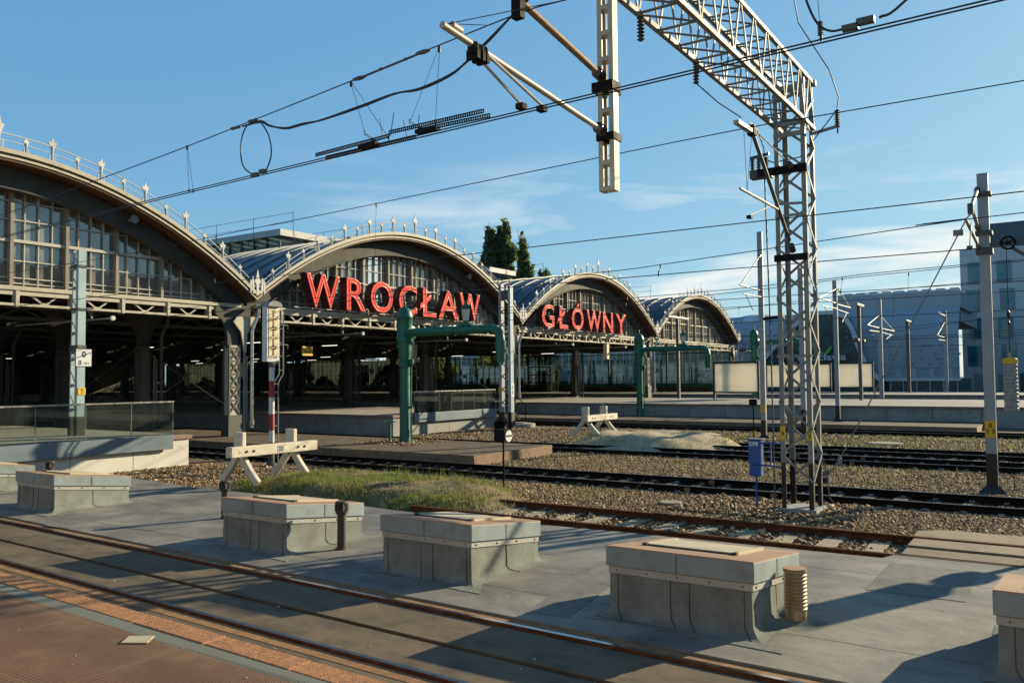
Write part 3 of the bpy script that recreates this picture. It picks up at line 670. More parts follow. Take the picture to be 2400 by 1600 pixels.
for k in range(4):
    x0, x1 = V[k], V[k + 1]; cx = (x0 + x1) / 2; hw = (x1 - x0) / 2
    H = thing('train_shed', ORD[k] + ' arched iron and glass train shed of the old station' + ['', ' carrying the first red word', ' carrying the second red word', ' at the right end'][k], 'train shed', (cx, 28.3, 0), 'arched train sheds of the station')
    halls.append(H)
    # roof skins
    mb = MB(); A = arc(x0 + .1, x1 - .1, 0, 40); ysr = [YF, 60, 95, YB]
    def skin(dz):      # the ridge is open below the lantern
        mb = MB(); A = arc(x0 + .1, x1 - .1, dz, 40); mb.grid([[(x, y, z) for y in (YF, 36.4)] for x, z in A])
        for B in (A[:18], A[23:]): mb.grid([[(x, y, z) for y in (36.4, 70, 117)] for x, z in B])
        mb.grid([[(x, y, z) for y in (117, YB)] for x, z in A]); return mb
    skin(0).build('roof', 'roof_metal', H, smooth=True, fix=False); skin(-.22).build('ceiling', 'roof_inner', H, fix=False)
    mb = MB(); y = 29.3
    while y < 75: band(mb, x0 + .1, x1 - .1, -.02, .07, y, y + .06, n=28); y += 1.25
    mb.build('standing_seam', 'roof_rib', H)
    # front rims, soffit and ribs
    mb = MB(); band(mb, x0, x1, -.05, .09, 27.70, 27.84); mb.build('rim', 'iron_cream', H)
    mb = MB(); band(mb, x0, x1, -.205, -.135, 27.74, 27.86); mb.build('gutter', 'iron_cream', H)
    mb = MB(); band(mb, x0, x1, -.145, -.045, 27.80, 27.88); mb.build('rim_recess', 'iron_dark', H)
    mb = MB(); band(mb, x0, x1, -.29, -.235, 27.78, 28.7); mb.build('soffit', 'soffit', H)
    mb = MB(); band(mb, x0 + .1, x1 - .1, -.98, -.30, 28.50, 28.60); band(mb, x0 + .1, x1 - .1, -1.03, -.98, 28.40, 28.72)
    mb.build('arch_rib', 'iron_rib', H)
    # gable glazing
    n = 11; bw = (x1 - x0) / n; ZT = 5.55
    zarch = lambda x: ZC - RISE * ((x - cx) / hw) ** 2 - .96
    fr = MB(); mn = MB()
    for i in range(n + 1):
        x = x0 + i * bw; zt = zarch(x)
        if zt > ZT + .1:
            fr.box(x - .055, x + .055, 28.75, 28.97, ZT, zt)
    for i in range(n * 4):
        x = x0 + (i + .0) * bw / 4; zt = zarch(x)
        if i % 4 and zt > ZT + .05: mn.box(x - .016, x + .016, 28.88, 28.965, ZT, zt)
    for z, w in ((5.70, .035), (5.88, .035), (6.45, .036), (7.10, .10), (7.80, .036), (8.42, .036)):
        u = math.sqrt(max(0, (ZC - .96 - z) / RISE)) * hw - .05
        mn.box(cx - u, cx + u, 28.89 if w < .1 else 28.82, 28.962, z - w / 2, z + w / 2)
    fr.each('gable_post', 'gable_post', H); mn.build('glazing_bar', 'mullion', H)
    for i in range(n):
        a, b = x0 + i * bw + .01, x0 + (i + 1) * bw - .01; m_ = (a + b) / 2
        pts = [(x, zarch(x)) for x in (a, a + bw * .25, m_, b - bw * .25, b)]
        if max(p[1] for p in pts) <= ZT + .05: continue
        pts = [(x, max(z, ZT + .01)) for x, z in pts]
        g = MB(); g.add([(a, 28.98, ZT), (b, 28.98, ZT)] + [(x, 28.98, z) for x, z in pts[::-1]], [tuple(range(7))]); g.build('glass_panel', 'gable_glass', H)
    # tie girder across the mouth
    g = MB(); g.box(x0 + .35, x1 - .35, 28.30, 28.74, 5.42, 5.55); g.box(x0 + .5, x1 - .5, 28.36, 28.40, 5.26, 5.42); g.box(x0 + .8, x1 - .8, 28.34, 28.58, 4.91, 4.99)
    for i in range(1, n):
        x = x0 + i * bw; g.box(x - .055, x + .055, 28.32, 28.60, 4.88, 5.42)
    for i in range(n):
        x = x0 + i * bw; m_ = x + bw / 2
        g.bar((x + .3, 28.47, 5.42), (m_, 28.47, 4.97), .07, .05); g.bar((m_, 28.47, 4.97), (x + bw - .3, 28.47, 5.42), .07, .05); g.box(m_ - .13, m_ + .13, 28.42, 28.5, 4.93, 5.05)
        for s, xx in ((1, x + .05), (-1, x + bw - .05)):
            g.sweep([(xx + s * .28 * (1 - math.cos(t)), 28.40, 5.12 + .3 * math.sin(t)) for t in [j * math.pi / 10 for j in range(6)]], .05, .04, (0, 1, 0))
    g.build('tie_girder', 'iron_cream', H)
    # roof edge railing and its ornaments
    rl = MB()
    for dz, r in ((.34, .016), (.56, .022)):
        A = arc(x0 + .25, x1 - .25, dz, 48); rl.tube([(x, 27.78, z) for x, z in A], r, 5)
    rl.build('roof_railing', 'white_paint', H)
    if P_BIG is None:
        P_BIG = fleur(1.02).build('finial', 'white_paint', None); P_SMALL = fleur(.66).build('finial', 'white_paint', None)
        P_TOP = fleur(1.25, tall=1.12).build('finial', 'white_paint', None); P_VAL = crown_cluster().build('finial', 'white_paint', None)
        protos = [P_BIG, P_SMALL, P_TOP, P_VAL]
    nf = 24
    for i in range(1, nf):
        u = -1 + 2 * i / nf; x = u * hw; p = P_TOP if i == nf // 2 else (P_BIG if i % 2 == 0 else P_SMALL)
        c = p.copy(); COL.objects.link(c); c.parent = H; c.location = (x, 27.78 - 28.3, ZC - RISE * u * u + .08); c.rotation_euler = (0, 0, random.uniform(-.06, .06))
    c = P_VAL.copy(); COL.objects.link(c); c.parent = H; c.location = (x1 - cx, 27.72 - 28.3, 5.98)
    # ventilation lantern on the ridge
    L = MB(); L.box(cx - 1.75, cx + 1.75, 36, 118, 10.42, 10.78); lan = L.build('roof_lantern', 'white_paint', H)
    g = MB(); g.box(cx - 1.45, cx + 1.45, 36.4, 117, 9.5, 10.419); g.build('lantern_glass', 'rail_glass', lan)
    L = MB(); y = 36.3
    while y < 90:
        for s in (-1, 1): L.box(cx + s * 1.5 - .03, cx + s * 1.5 + .03, y - .03, y + .03, 9.5, 10.42)
        y += 1.1
    L.build('lantern_post', 'galv_dark', lan)
    L = MB()
    for s in (-1, 1):
        for z in (10.85, 11.35): L.tube([(cx + s * 2.6, 34, z - .05), (cx + s * 2.6, 110, z)], .012, 4)
        y = 34
        while y < 100: L.tube([(cx + s * 2.6, y, 9.4), (cx + s * 2.6, y, 11.35)], .018, 4); L.tube([(cx + s * 2.6, y, 10.3), (cx + s * 2.05, y + .1, 9.5)], .014, 4); y += 3.2
    L.build('roof_handrail', 'galv_dark', lan)
    # inner trusses
    first = None
    for j in range(1, 13):
        if first is None:
            T = MB(); Y0 = 28.4 + 6.9; band(T, x0 + .2, x1 - .2, -.95, -.25, Y0, Y0 + .12, n=24); T.box(x0 + .4, x1 - .4, Y0, Y0 + .16, 4.95, 5.08); T.box(x0 + .4, x1 - .4, Y0, Y0 + .16, 5.4, 5.5)
            for i in range(22):
                a = x0 + .4 + i * (x1 - x0 - .8) / 22; b = a + (x1 - x0 - .8) / 22; T.bar((a, Y0 + .06, 5.05 if i % 2 else 5.42), (b, Y0 + .06, 5.42 if i % 2 else 5.05), .06, .05)
            first = T.build('roof_truss', 'iron_dark', H)
        else:
            c = first.copy(); COL.objects.link(c); c.parent = H; c.location = (0, 6.9 * (j - 1), 0)
    B = MB()
    for j in range(0, 2):
        ya, yb = 28.6 + 6.9 * j, 28.2 + 6.9 * (j + 1)
        for a, b in ((1.2, 3.9), (3.9, 1.2)): B.tube([(x1 - .5, ya, a), (x1 - .5, yb, b)], .022, 5)
        B.lathe((x1 - .5, (ya + yb) / 2, 2.55), [(.12, -.02), (.12, .02)], 10, 'x')
    B.build('wind_brace', 'iron_grey', H)
for p in protos: bpy.data.objects.remove(p)

# ------------------------------------------------------------------ columns
def column(x, y, zb, label, detailed, group):
    t = thing('iron_column', label, 'column', (x, y, zb), group)
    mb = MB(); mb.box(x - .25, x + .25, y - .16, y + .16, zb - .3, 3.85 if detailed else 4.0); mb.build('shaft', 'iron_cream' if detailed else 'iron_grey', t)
    mb = MB(); mb.box(x - .33, x + .33, y - .24, y + .24, zb - .3, zb + .85); mb.build('plinth', 'iron_dark', t)
    mb = MB()
    for s in (-1, 1):
        for e in (-1, 1): mb.box(x + s * .255 - .035, x + s * .255 + .035, y + e * .17 - .03, y + e * .17 + .03, zb + .85, 3.9)
    if detailed:
        z = zb + .95
        while z < 3.75:
            h = .50; p = [(x - .22, z), (x + .22, z + h)]
            mb.bar((p[0][0], y - .185, p[0][1]), (p[1][0], y - .185, p[1][1]), .06, .03, YP); mb.bar((p[1][0], y - .187, p[0][1]), (p[0][0], y - .187, p[1][1]), .06, .03, YP)
            for e in (-1, 1): mb.box(x + e * .1 - .1, x + e * .1 + .1, y - .19, y - .165, z + h - .02, z + h + .04)
            z += h + .03
    mb.build('lacing', 'iron_dark', t)
    cap = [(-.27, 3.75), (.27, 3.75), (.28, 4.2), (.34, 4.55), (.52, 4.85), (.85, 5.1), (.85, 5.5), (-.85, 5.5), (-.85, 5.1), (-.52, 4.85), (-.34, 4.55), (-.28, 4.2)]
    mb = MB(); mb.prism([(x + u, v) for u, v in cap], y - .08, y + .08, 'xz'); mb.build('bracket', 'iron_rib', t)
    mb = MB()
    if detailed:
        mb.prism([(x + .42, 3.55), (x + .5, 3.55), (x + .56, 4.3), (x + .78, 4.75), (x + 1.0, 5.05), (x + .05, 5.02), (x - .12, 4.8), (x + .25, 4.4)], y - .26, y - .18, 'xz'); mb.build('gusset', 'iron_cream', t)
    mb = MB(); mb.tube([(x + .95, y - .5, 5.45), (x + .95, y - .45, 5.1), (x + .80, y - .38, 4.75), (x + .72, y - .34, 4.45), (x + .72, y - .34, zb + .3)], .075, 10); mb.lathe((x + .95, y - .5, 5.4), [(.14, 0), (.22, .08), (.22, .14)], 12)
    if detailed: mb.lathe((x + .72, y - .34, zb + .42), [(.08, 0), (.11, .02), (.11, .2), (.08, .22)], 12)
    mb.build('downpipe', 'silver' if detailed else 'iron_grey', t, smooth=True)
    mb = MB(); mb.tube([(x + .44, y - .22, zb), (x + .44, y - .22, 3.6)], .05, 8); mb.tube([(x + .55, y - .24, zb + .5), (x + .55, y - .24, 3.4)], .035, 8); mb.build('conduit', 'galv', t)
    return t
fg = 'iron columns carrying the shed front'
column(V[1] - .72, 28.4, .17, 'riveted lattice iron column between the nearest and second arches', True, fg)
column(V[2] - .72, 28.4, .80, 'riveted iron column between the second and third arches, behind the lattice mast', True, fg)
column(V[3] - .72, 28.4, .84, 'riveted iron column between the third and last arches', True, fg)
column(V[4] - .55, 28.4, .84, 'riveted iron column at the right end of the last arch', True, fg)
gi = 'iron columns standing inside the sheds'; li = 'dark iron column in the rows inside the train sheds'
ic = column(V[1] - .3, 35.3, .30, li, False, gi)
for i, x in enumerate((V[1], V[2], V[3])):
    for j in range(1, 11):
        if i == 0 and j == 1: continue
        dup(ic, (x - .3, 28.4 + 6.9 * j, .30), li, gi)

# ------------------------------------------------------------------ red neon words
def word(name, label, chars, y=27.93):
    t = thing('station_sign', label, 'sign', (chars[0][1], y, 5.55))
    for ch, a, b, zt in chars:
        if ch == 'Ó':
            e = MB(); e.bar(((a + b) / 2 + .02, y - .03, 7.20), ((a + b) / 2 + .22, y - .03, 7.40), .20, .17, YP); e.build('accent', 'sign_red', t); ch_ = 'O'; zt = 7.14
        else: ch_ = ch
        o = text(ch_, 1, (a, y - .001, 5.64), XP, ZP, ('sign_red', 'sign_side'), 'letter', t, depth=.30, bold=.014, fit=(b - a, zt - 5.64), align='LEFT', two=True)
        o['label'] = 'red letter ' + ch
        text(ch_, 1, (a + .03, y - .172, 5.67), XP, ZP, 'neon_glass', 'neon_tube', o, bold=-.006, fit=(b - a - .06, zt - 5.70), align='LEFT', tube=.0045)
        q = text(ch_, 1, (a - .02, y + .09, 5.62), XP, ZP, 'sign_side', 'letter_case', o, depth=.36, bold=.030, fit=(b - a + .04, zt - 5.60), align='LEFT')
    mb = MB(); x0, x1 = chars[0][1] - .4, chars[-1][2] + .2
    x = x0
    while x < x1:
        mb.box(x, min(x + 1.15, x1), y + .14, y + .18, 5.60, 5.635)
        mb.box(x + .3, x + .35, y + .14, 28.36, 5.565, 5.60); mb.box(x + .3, x + .35, y + .15, y + .2, 5.55, 5.65); x += 1.35
    for z in (7.02, 6.2): mb.box(x0 + .6, x1 - .3, y + .28, y + .31, z, z + .03)
    for ch, a, b, zt in chars:
        mb.box((a + b) / 2 - .02, (a + b) / 2 + .02, y + .26, y + .30, 5.55, 7.1); mb.box((a + b) / 2 - .02, (a + b) / 2 + .02, y + .28, 28.82, 7.03, 7.06)
    mb.build('sign_frame', 'white_paint', t)
word('a', 'big red neon letters spelling WROCŁAW on the second arch', [('W', 25.26, 27.28, 7.15), ('R', 27.72, 28.98, 7.15), ('O', 29.32, 30.90, 7.17), ('C', 31.34, 32.74, 7.15), ('Ł', 32.98, 34.30, 7.14), ('A', 34.50, 36.18, 7.14), ('W', 36.34, 38.22, 7.14)])
word('b', 'big red neon letters spelling GŁÓWNY on the third arch', [('G', 44.92, 46.45, 7.12), ('Ł', 46.88, 48.22, 7.13), ('Ó', 48.74, 50.36, 7.42), ('W', 50.85, 52.95, 7.11), ('N', 53.26, 54.80, 7.11), ('Y', 55.28, 57.0, 7.11)])

# ------------------------------------------------------------------ glazed side wall, far end
t = thing('glazed_wall', 'long glazed side wall closing the last shed, with a green rail and brown base', 'wall', (82.7, 60, 0))
g = MB(); g.box(82.70, 82.72, 28.7, 124.5, 1.65, 4.85); g.build('glass_panel', 'wall_glass', t)
f = MB(); y = 28.7; i = 0
while y < 124:
    w = .09 if i % 8 == 0 else .016; f.box(82.64 - w, 82.69, y - w, y + w, .84, 5.2); y += .86; i += 1
for z, w in ((1.65, .03), (2.3, .015), (2.95, .015), (3.6, .015), (4.25, .015), (4.85, .05)): f.box(82.66, 82.695, 28.7, 124.5, z - w, z + w)
f.build('frame', 'iron_dark', t)
MB().box(82.55, 82.6, 28.7, 124.5, 1.38, 1.66).build('green_rail', 'green_strip', t)
b = MB(); b.box(82.5, 82.74, 28.7, 124.5, .5, 1.37); b.build('base_panel', 'brown_panel', t)
b = MB(); y = 29
while y < 75:
    b.bar((82.47, y, .88), (82.47, y + 1.6, 1.34), .05, .02, XP); b.bar((82.46, y, 1.34), (82.46, y + 1.6, .88), .05, .02, XP); y += 1.75
b.build('brace_pattern', 'iron_dark', t)
b = MB(); b.box(82.6, 82.8, 28.7, 124.5, 5.2, 6.1); b.build('top_beam', 'iron_dark', t)
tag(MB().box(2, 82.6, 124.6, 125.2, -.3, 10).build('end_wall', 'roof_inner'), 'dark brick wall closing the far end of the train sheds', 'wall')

# ------------------------------------------------------------------ glass railings on the ramp ends
def railing(label, x0, x1, y, z, n, slopes=0, end_post=True):
    t = thing('glass_railing', label, 'railing', ((x0 + x1) / 2, y, z))
    MB().box(x0, x1, y - .10, y - .02, z - .40, z + .02).build('fascia', 'steel_blue', t, bevel=.01)
    w = (x1 - x0) / n
    for i in range(n): MB().box(x0 + i * w + .006, x0 + (i + 1) * w - .006, y - .068, y - .052, z + .03, z + .98).build('glass_panel', 'rail_glass', t)
    MB().box(x0 - .02, x1 + .02, y - .09, y - .03, z + .985, z + 1.03).build('handrail', 'silver', t)
    mb = MB()
    for i in range(n + 1): mb.box(x0 + i * w - .005, x0 + i * w + .005, y - .075, y - .045, z + .02, z + .98)
    mb.build('glass_clip', 'galv', t); return t
railing('glass railing with blue grey fascia on the end of the left platform', 8.45, 15.10, 22.42, .80, 5)
railing('glass railing with shiny handrail on the middle platform behind the green crane', 29.3, 35.75, 25.12, .82, 7)
# steps at the end of the middle platform
t = thing('metal_stairs', 'small grey steel stairs at the right end of the middle platform', 'stairs', (37.2, 25.2, 0))
for i in range(4): MB().box(36.2 + i * .32, 36.52 + i * .32, 24.3, 25.2, .60 - i * .2, .64 - i * .2).build('step', 'galv', t)
for y in (24.3, 25.2):
    mb = MB(); mb.bar((36.15, y, .72), (37.6, y, -.15), .05, .16); mb.build('stringer', 'black_steel', t)
    mb = MB(); mb.tube([(36.15, y, 1.75), (37.5, y, .95), (37.5, y, -.1)], .025, 6); mb.tube([(36.15, y, .7), (36.15, y, 1.75)], .025, 6); mb.tube([(36.15, y, 1.25), (37.5, y, .45)], .018, 6); mb.build('handrail', 'black_steel', t)

# ------------------------------------------------------------------ inside the sheds
lt = []
def strip(x, y, z, first=[None]):
    lab = 'slim strip light glowing under the dark shed roof'
    if first[0] is None:
        t = thing('strip_light', lab, 'light', (x, y, z), 'strip lights under the shed roofs')
        MB().box(x - .03, x + .03, y - .55, y + .55, z - .02, z + .01).build('tube', 'tube_light', t); MB().box(x - .05, x + .05, y - .58, y + .58, z + .012, z + .06).build('housing', 'galv_dark', t)
        MB().box(x - .01, x + .01, y - .01, y + .01, z + .06, 5.0).build('hanger', 'galv_dark', t); first[0] = t
    else: dup(first[0], (x, y, z), lab)
for x in (26.5, 31.5, 47.5, 54.0, 12.0):
    for j in range(6): strip(x + random.uniform(-.2, .2), 33 + j * 8.5, 4.25)
for k, (x, z) in enumerate(((28.3, 4.55), (36.3, 4.52), (48.0, 4.60), (55.9, 4.63), (16.1, 4.6))):
    t = thing('round_lamp', 'round white lamp on a beam end below the ' + ['second arch, left of the green crane', 'second arch, right of the crane head', 'third arch near its left column', 'third arch near its middle', 'nearest arch'][k], 'lamp', (x, 28, z), 'round lamps under the shed fronts')
    m = MB(); m.lathe((x, 27.3, z), [(.02, -.03), (.08, -.03), (.09, 0), (.09, .06), (.03, .08)], 16, 'y'); m.build('lamp_head', 'white_paint', t, smooth=True)
    m = MB(); m.bar((x, 27.4, z), (x, 34, z + .02), .05, .06); m.build('beam', 'galv', t); m = MB(); m.bar((x, 28.6, z), (x, 28.6, 5.0), .03); m.bar((x - .15, 28.6, 4.95), (x, 28.6, z), .03); m.build('hanger', 'galv', t)
def hsign(x, y, z, w, h, m, label, name='hanging_sign', cat='sign', ax='y', lines=0):
    t = thing(name, label, cat, (x, y, z))
    if ax == 'y':   # faces -Y
        MB().box(x - w / 2, x + w / 2, y - .05, y + .05, z - h / 2, z + h / 2).build('panel', m, t); q = MB()
        for s in (-1, 1): q.tube([(x + s * w * .3, y, z + h / 2), (x + s * w * .3, y, 5.0)], .015, 4)
    else:
        MB().box(x - .08, x + .08, y - w / 2, y + w / 2, z - h / 2, z + h / 2).build('panel', m, t); q = MB()
        for s in (-1, 1): q.tube([(x, y + s * w * .3, z + h / 2), (x, y + s * w * .3, 5.0)], .02, 4)
    q.build('hanger', 'galv_dark', t); return t
t = hsign(27.33, 30, 3.78, .62, .44, 'plate_yellow', 'yellow warning sign hanging under the second arch')
m = MB(); m.bar((27.12, 29.945, 3.66), (27.19, 29.945, 3.88), .02, .004, YP); m.bar((27.19, 29.945, 3.88), (27.26, 29.945, 3.66), .02, .004, YP); m.bar((27.15, 29.945, 3.74), (27.23, 29.945, 3.74), .018, .004, YP); m.build('symbol', 'ink', t)
m = MB()
for i, (a, b) in enumerate(((.1, .2), (.02, .26), (.06, .24), (.02, .27), (.08, .2))): m.box(27.32 + a, 27.32 + b, 29.942, 29.949, 3.90 - i * .06, 3.92 - i * .06)
m.build('wording', 'ink', t)
hsign(52.0, 52.0, 3.35, 1.5, .55, 'display_dark', 'dark train departure display hanging left of the green crane', 'information_display', 'display', 'x')
hsign(52.0, 50.3, 3.35, 1.4, .55, 'display_dark', 'dark train departure display hanging just behind the green crane', 'information_display', 'display', 'x')
hsign(13.5, 31.5, 3.1, 1.5, .8, 'mast_grey', 'pale grey platform board under the nearest arch, left of its inner column')
t = thing('hanging_clock', 'small round white clock hanging inside the second shed', 'clock', (60, 56.7, 3.2)); m = MB(); m.lathe((59.9, 56.7, 3.22), [(.05, -.02), (.3, 0), (.3, .12), (.05, .14)], 18, 'x'); m.build('dial', 'white_paint', t); MB().box(59.95, 60, 56.68, 56.72, 3.5, 5.2).build('hanger', 'galv_dark', t)
t = thing('signal_lantern', 'white vertical signal lantern hanging under the third arch', 'signal lantern', (54.4, 28.1, 3.7)); MB().box(54.2, 54.58, 28.0, 28.3, 3.72, 4.82).build('case', 'signal_cream', t, bevel=.03); MB().box(54.36, 54.42, 28.1, 28.16, 4.82, 5.2).build('hanger', 'galv_dark', t)
for k, (x, y, z0, z1) in enumerate(((60.4, 34, 3.55, 4.6), (38.6, 33.0, 3.5, 4.5))):
    t = thing('vent_duct', ['weathered pale cylinder fixed to a column inside the third shed', 'weathered pale cylinder fixed to a column right of the green crane'][k], 'duct', (x, y, z0)); m = MB(); m.lathe((x, y, z0), [(.1, -.1), (.19, 0), (.19, z1 - z0), (.1, z1 - z0 + .1)], 14); m.build('casing', 'iron_cream', t, smooth=True); m = MB(); m.tube([(x, y, z0 - .1), (x + .2, y, z0 - .4), (x + .2, y, .84)], .03, 6); m.build('pipe', 'galv', t)
t = thing('lift_shaft', 'dark framed glass lift shaft at the back of the third shed', 'lift', (79.8, 49.2, .84))
m = MB()
for yy in (47.8, 49.25, 50.7):
    for xx in (78.9, 80.4): m.box(xx - .07, xx + .07, yy - .07, yy + .07, .84, 4.9)
for z in (.9, 1.9, 2.75, 3.6, 4.85): m.box(78.85, 80.45, 47.75, 50.75, z - .05, z + .05)
m.build('frame', 'black_steel', t); m = MB(); m.box(78.93, 80.37, 47.83, 50.67, .84, 4.85); m.build('glazing', 'rail_glass', t); MB().box(79.2, 80.2, 48.4, 49.9, 1.0, 3.2).build('lift_car', 'display_dark', t)
for k, (x, y, lab) in enumerate(((17.36, 28.2, 'grey horn loudspeaker under the nearest arch rim'), (37.73, 28.2, 'grey horn loudspeaker under the right slope of the second arch'))):
    z = ZC - RISE * ((x - (V[k] + V[k + 1]) / 2) / 10.03) ** 2 - .55
    t = thing('horn_loudspeaker', lab, 'loudspeaker', (x, y, z)); m = MB(); m.lathe((x, 28.35, z), [(.16, -.25), (.15, -.23), (.06, -.08), (.07, .08)], 14, 'y'); m.build('horn', 'galv', t, smooth=True); MB().box(x - .015, x + .015, 28.32, 28.36, z, z + .35).build('bracket', 'iron_dark', t)

# people on the far platforms
def person(x, y, z, label, first=[None], rz=0):
    g_ = 'travellers waiting on the far platforms'
    if first[0] is None:
        jt = [((0, 0, .93), .15), ((0, 0, 1.15), .145), ((0, 0, 1.38), .17), ((0, 0, 1.5), .06), ((0, 0, 1.62), .095), ((0, .01, 1.74), .08),
              ((-.10, 0, .88), .10), ((-.11, .03, .48), .065), ((-.11, 0, .08), .05), ((-.11, -.14, .04), .045), ((.10, 0, .88), .10), ((.11, -.04, .48), .065), ((.12, .02, .08), .05), ((.12, -.12, .04), .045),
              ((-.2, 0, 1.42), .06), ((-.25, .02, 1.13), .048), ((-.22, -.1, .88), .04), ((-.21, -.14, .80), .035), ((.2, 0, 1.42), .06), ((.25, .02, 1.13), .048), ((.23, -.06, .87), .04), ((.22, -.09, .79), .035)]
        ed = [(0, 1), (1, 2), (2, 3), (3, 4), (4, 5), (0, 6), (6, 7), (7, 8), (8, 9), (0, 10), (10, 11), (11, 12), (12, 13), (2, 14), (14, 15), (15, 16), (16, 17), (2, 18), (18, 19), (19, 20), (20, 21)]
        me = bpy.data.meshes.new('person'); me.from_pydata([p for p, r in jt], ed, []); me.materials.append(MAT['cloth_dark'])
        o = bpy.data.objects.new('person', me); COL.objects.link(o); sk = o.modifiers.new('skin', 'SKIN'); o.modifiers.new('sub', 'SUBSURF').levels = 1; o.modifiers['sub'].render_levels = 1
        for i, (p, r) in enumerate(jt): me.skin_vertices[0].data[i].radius = (r, r * .8)
        me.skin_vertices[0].data[0].use_root = True; first[0] = o
    else: o = first[0].copy(); COL.objects.link(o)
    o.location = (x, y, z); o.rotation_euler = (0, 0, rz); tag(o, label, 'person', g_)
person(79.0, 57.2, .84, 'dark clothed person standing left in the pair seen behind the lattice mast', rz=1.4)
person(79.1, 56.4, .84, 'dark clothed person standing right in the pair seen behind the lattice mast', rz=1.9)
for k, (x, y) in enumerate(((80, 88), (79, 83), (80.5, 80), (79.5, 77), (80, 96), (79, 99), (78.5, 71))):
    person(x, y, .84, 'small dark silhouette of a traveller standing deep inside the sheds', rz=k)
# ================================================================== skylight boxes on the flat roof
def skylight(y0, L, xf, label, D=1.5, zf=.70, zr=.53):
    x1 = xf + D; y1 = y0 + L; t = thing('skylight_box', label, 'skylight', (xf + D / 2, y0 + L / 2, 0), 'skylight boxes on the flat roof')
    zs = lambda x, d=0: zf + (zr - zf) * (x - xf) / D - d
    # upstand that flares into the roof
    rows = []
    for e, k in ((.15, 0.0), (.08, .025), (.04, .08), (.02, .18), (.012, 1.)):
        a, b, c, d = xf + .03 - e, x1 - .03 + e, y0 + .03 - e, y1 - .03 + e; zz_ = lambda x: .006 + k * (zs(min(max(x, xf), x1), .20) - .006)
        n = 6; ring = []
        for (p, q) in (((a, c), (b, c)), ((b, c), (b, d)), ((b, d), (a, d)), ((a, d), (a, c))):
            for i in range(n):
                u = i / n; X = p[0] + (q[0] - p[0]) * u; Y = p[1] + (q[1] - p[1]) * u; ring.append((X + random.uniform(-.004, .004), Y + random.uniform(-.004, .004), zz_(X)))
        rows.append(ring + [ring[0]])
    MB().grid(rows).build('upstand', 'felt_upstand', t, smooth=True)
    # overlapping felt seams on the upstand
    m = MB()
    def seam(Y):
        m.sweep([(xf - .12, Y - .10, .008), (xf - .05, Y - .06, .020), (xf - .012, Y - .02, .048), (xf + .009, Y, .10), (xf + .016, Y, .46)], .006, .008, (1, 0, .3))
    for f in (.06, .42, .55, .93): seam(y0 + L * f)
    m.sweep([(xf + D * .57, y0 - .12, .008), (xf + D * .54, y0 - .05, .018), (xf + D * .51, y0 - .012, .042), (xf + D * .5, y0 + .009, .09), (xf + D * .5, y0 + .016, .38)], .006, .008, (0, 1, .3))
    m.each('felt_seam', 'pipe_dark', t)
    # torn felt skirts at the front corner
    m = MB(); m.prism([(xf - .30, y0 - .34), (xf + .06, y0 - .10), (xf + .3, y0 - .16), (xf + .9, y0 - .15), (x1 + .32, y0 - .18), (x1 + .30, y0 + .2), (xf - .1, y0 + .5), (xf - .17, y0 + L), (xf - .22, y0 + L + .18), (xf - .24, y0 + .6)], .001, .007, 'xy'); m.build('felt_skirt', 'felt_upstand', t)
    def slab(a, b, c, d, top, bot): # box with sloping top and bottom
        return MB().add([(a, c, zs(a, bot)), (b, c, zs(b, bot)), (b, d, zs(b, bot)), (a, d, zs(a, bot)), (a, c, zs(a, top)), (b, c, zs(b, top)), (b, d, zs(b, top)), (a, d, zs(a, top))],
              [(0, 3, 2, 1), (4, 5, 6, 7), (0, 1, 5, 4), (1, 2, 6, 5), (2, 3, 7, 6), (3, 0, 4, 7)])
    slab(xf + .005, x1 - .005, y0 + .005, y1 - .005, .205, .275).build('flashing_strip', 'zinc_strip', t, bevel=.003)
    c = slab(xf - .015, x1 + .015, y0 - .015, y1 + .015, .012, .2); c.build('cap', 'zinc', t, bevel=.004)
    m = MB()
    for f in (.5,):
        m.box(xf - .019, xf - .0, y0 + L * f - .004, y0 + L * f + .004, zs(xf, .19), zs(xf, .015)); xx = xf + D * .47; m.box(xx - .005, xx + .005, y0 - .019, y0, zs(xx, .19), zs(xx, .015))
    m.each('joint', 'galv_dark', t)
    slab(xf - .012, x1 + .012, y0 - .012, y1 + .012, 0, .0115).build('cap_top_sunlit', 'cap_top_sunlit', t)
    a, b, c_, d = xf + .42, x1 - .28, y0 + .34, y1 - .26
    slab(a, b, c_, d, -.022, -.0005).build('lid', 'cap_lid', t, bevel=.003)
    for q0, q1 in ((c_ - .05, c_ - .012), (d + .012, d + .05)):
        slab(a + .03, b + .05, q0, q1, -.03, -.0005).build('lid_bar', 'cap_lid', t); slab(a - .03, a + .029, q0 - .004, q1 + .004, -.027, -.0005).build('lid_bar_end', 'pipe_dark', t)
    slab(a - .02, a - .006, c_, d, -.012, -.0005).build('lid_edge', 'pipe_dark', t); slab(b + .01, b + .045, c_ + .03, d - .02, -.012, -.0005).build('lid_gap', 'gap_dark', t)
    m = MB()
    for i in range(5): m.along((xf + .003, y0 + .1 + i * (L - .2) / 4, zs(xf, .24)), (xf - 1, y0 + .1 + i * (L - .2) / 4, zs(xf, .24)), [(.009, 0), (.009, .005), (.003, .007)], 8)
    for i in range(4):
        xx = xf + .1 + i * (D - .2) / 3; m.along((xx, y0 + .003, zs(xx, .24)), (xx, y0 - 1, zs(xx, .24)), [(.012, 0), (.012, .006), (.004, .008)], 8)
    m.build('screws', 'galv_dark', t)
    return t
skylight(2.50, 1.50, 7.70, 'grey metal skylight box with the ribbed steel pipe at its corner')
skylight(5.92, 1.42, 7.94, 'grey metal skylight box in the middle, right of the dark slotted vent pipe')
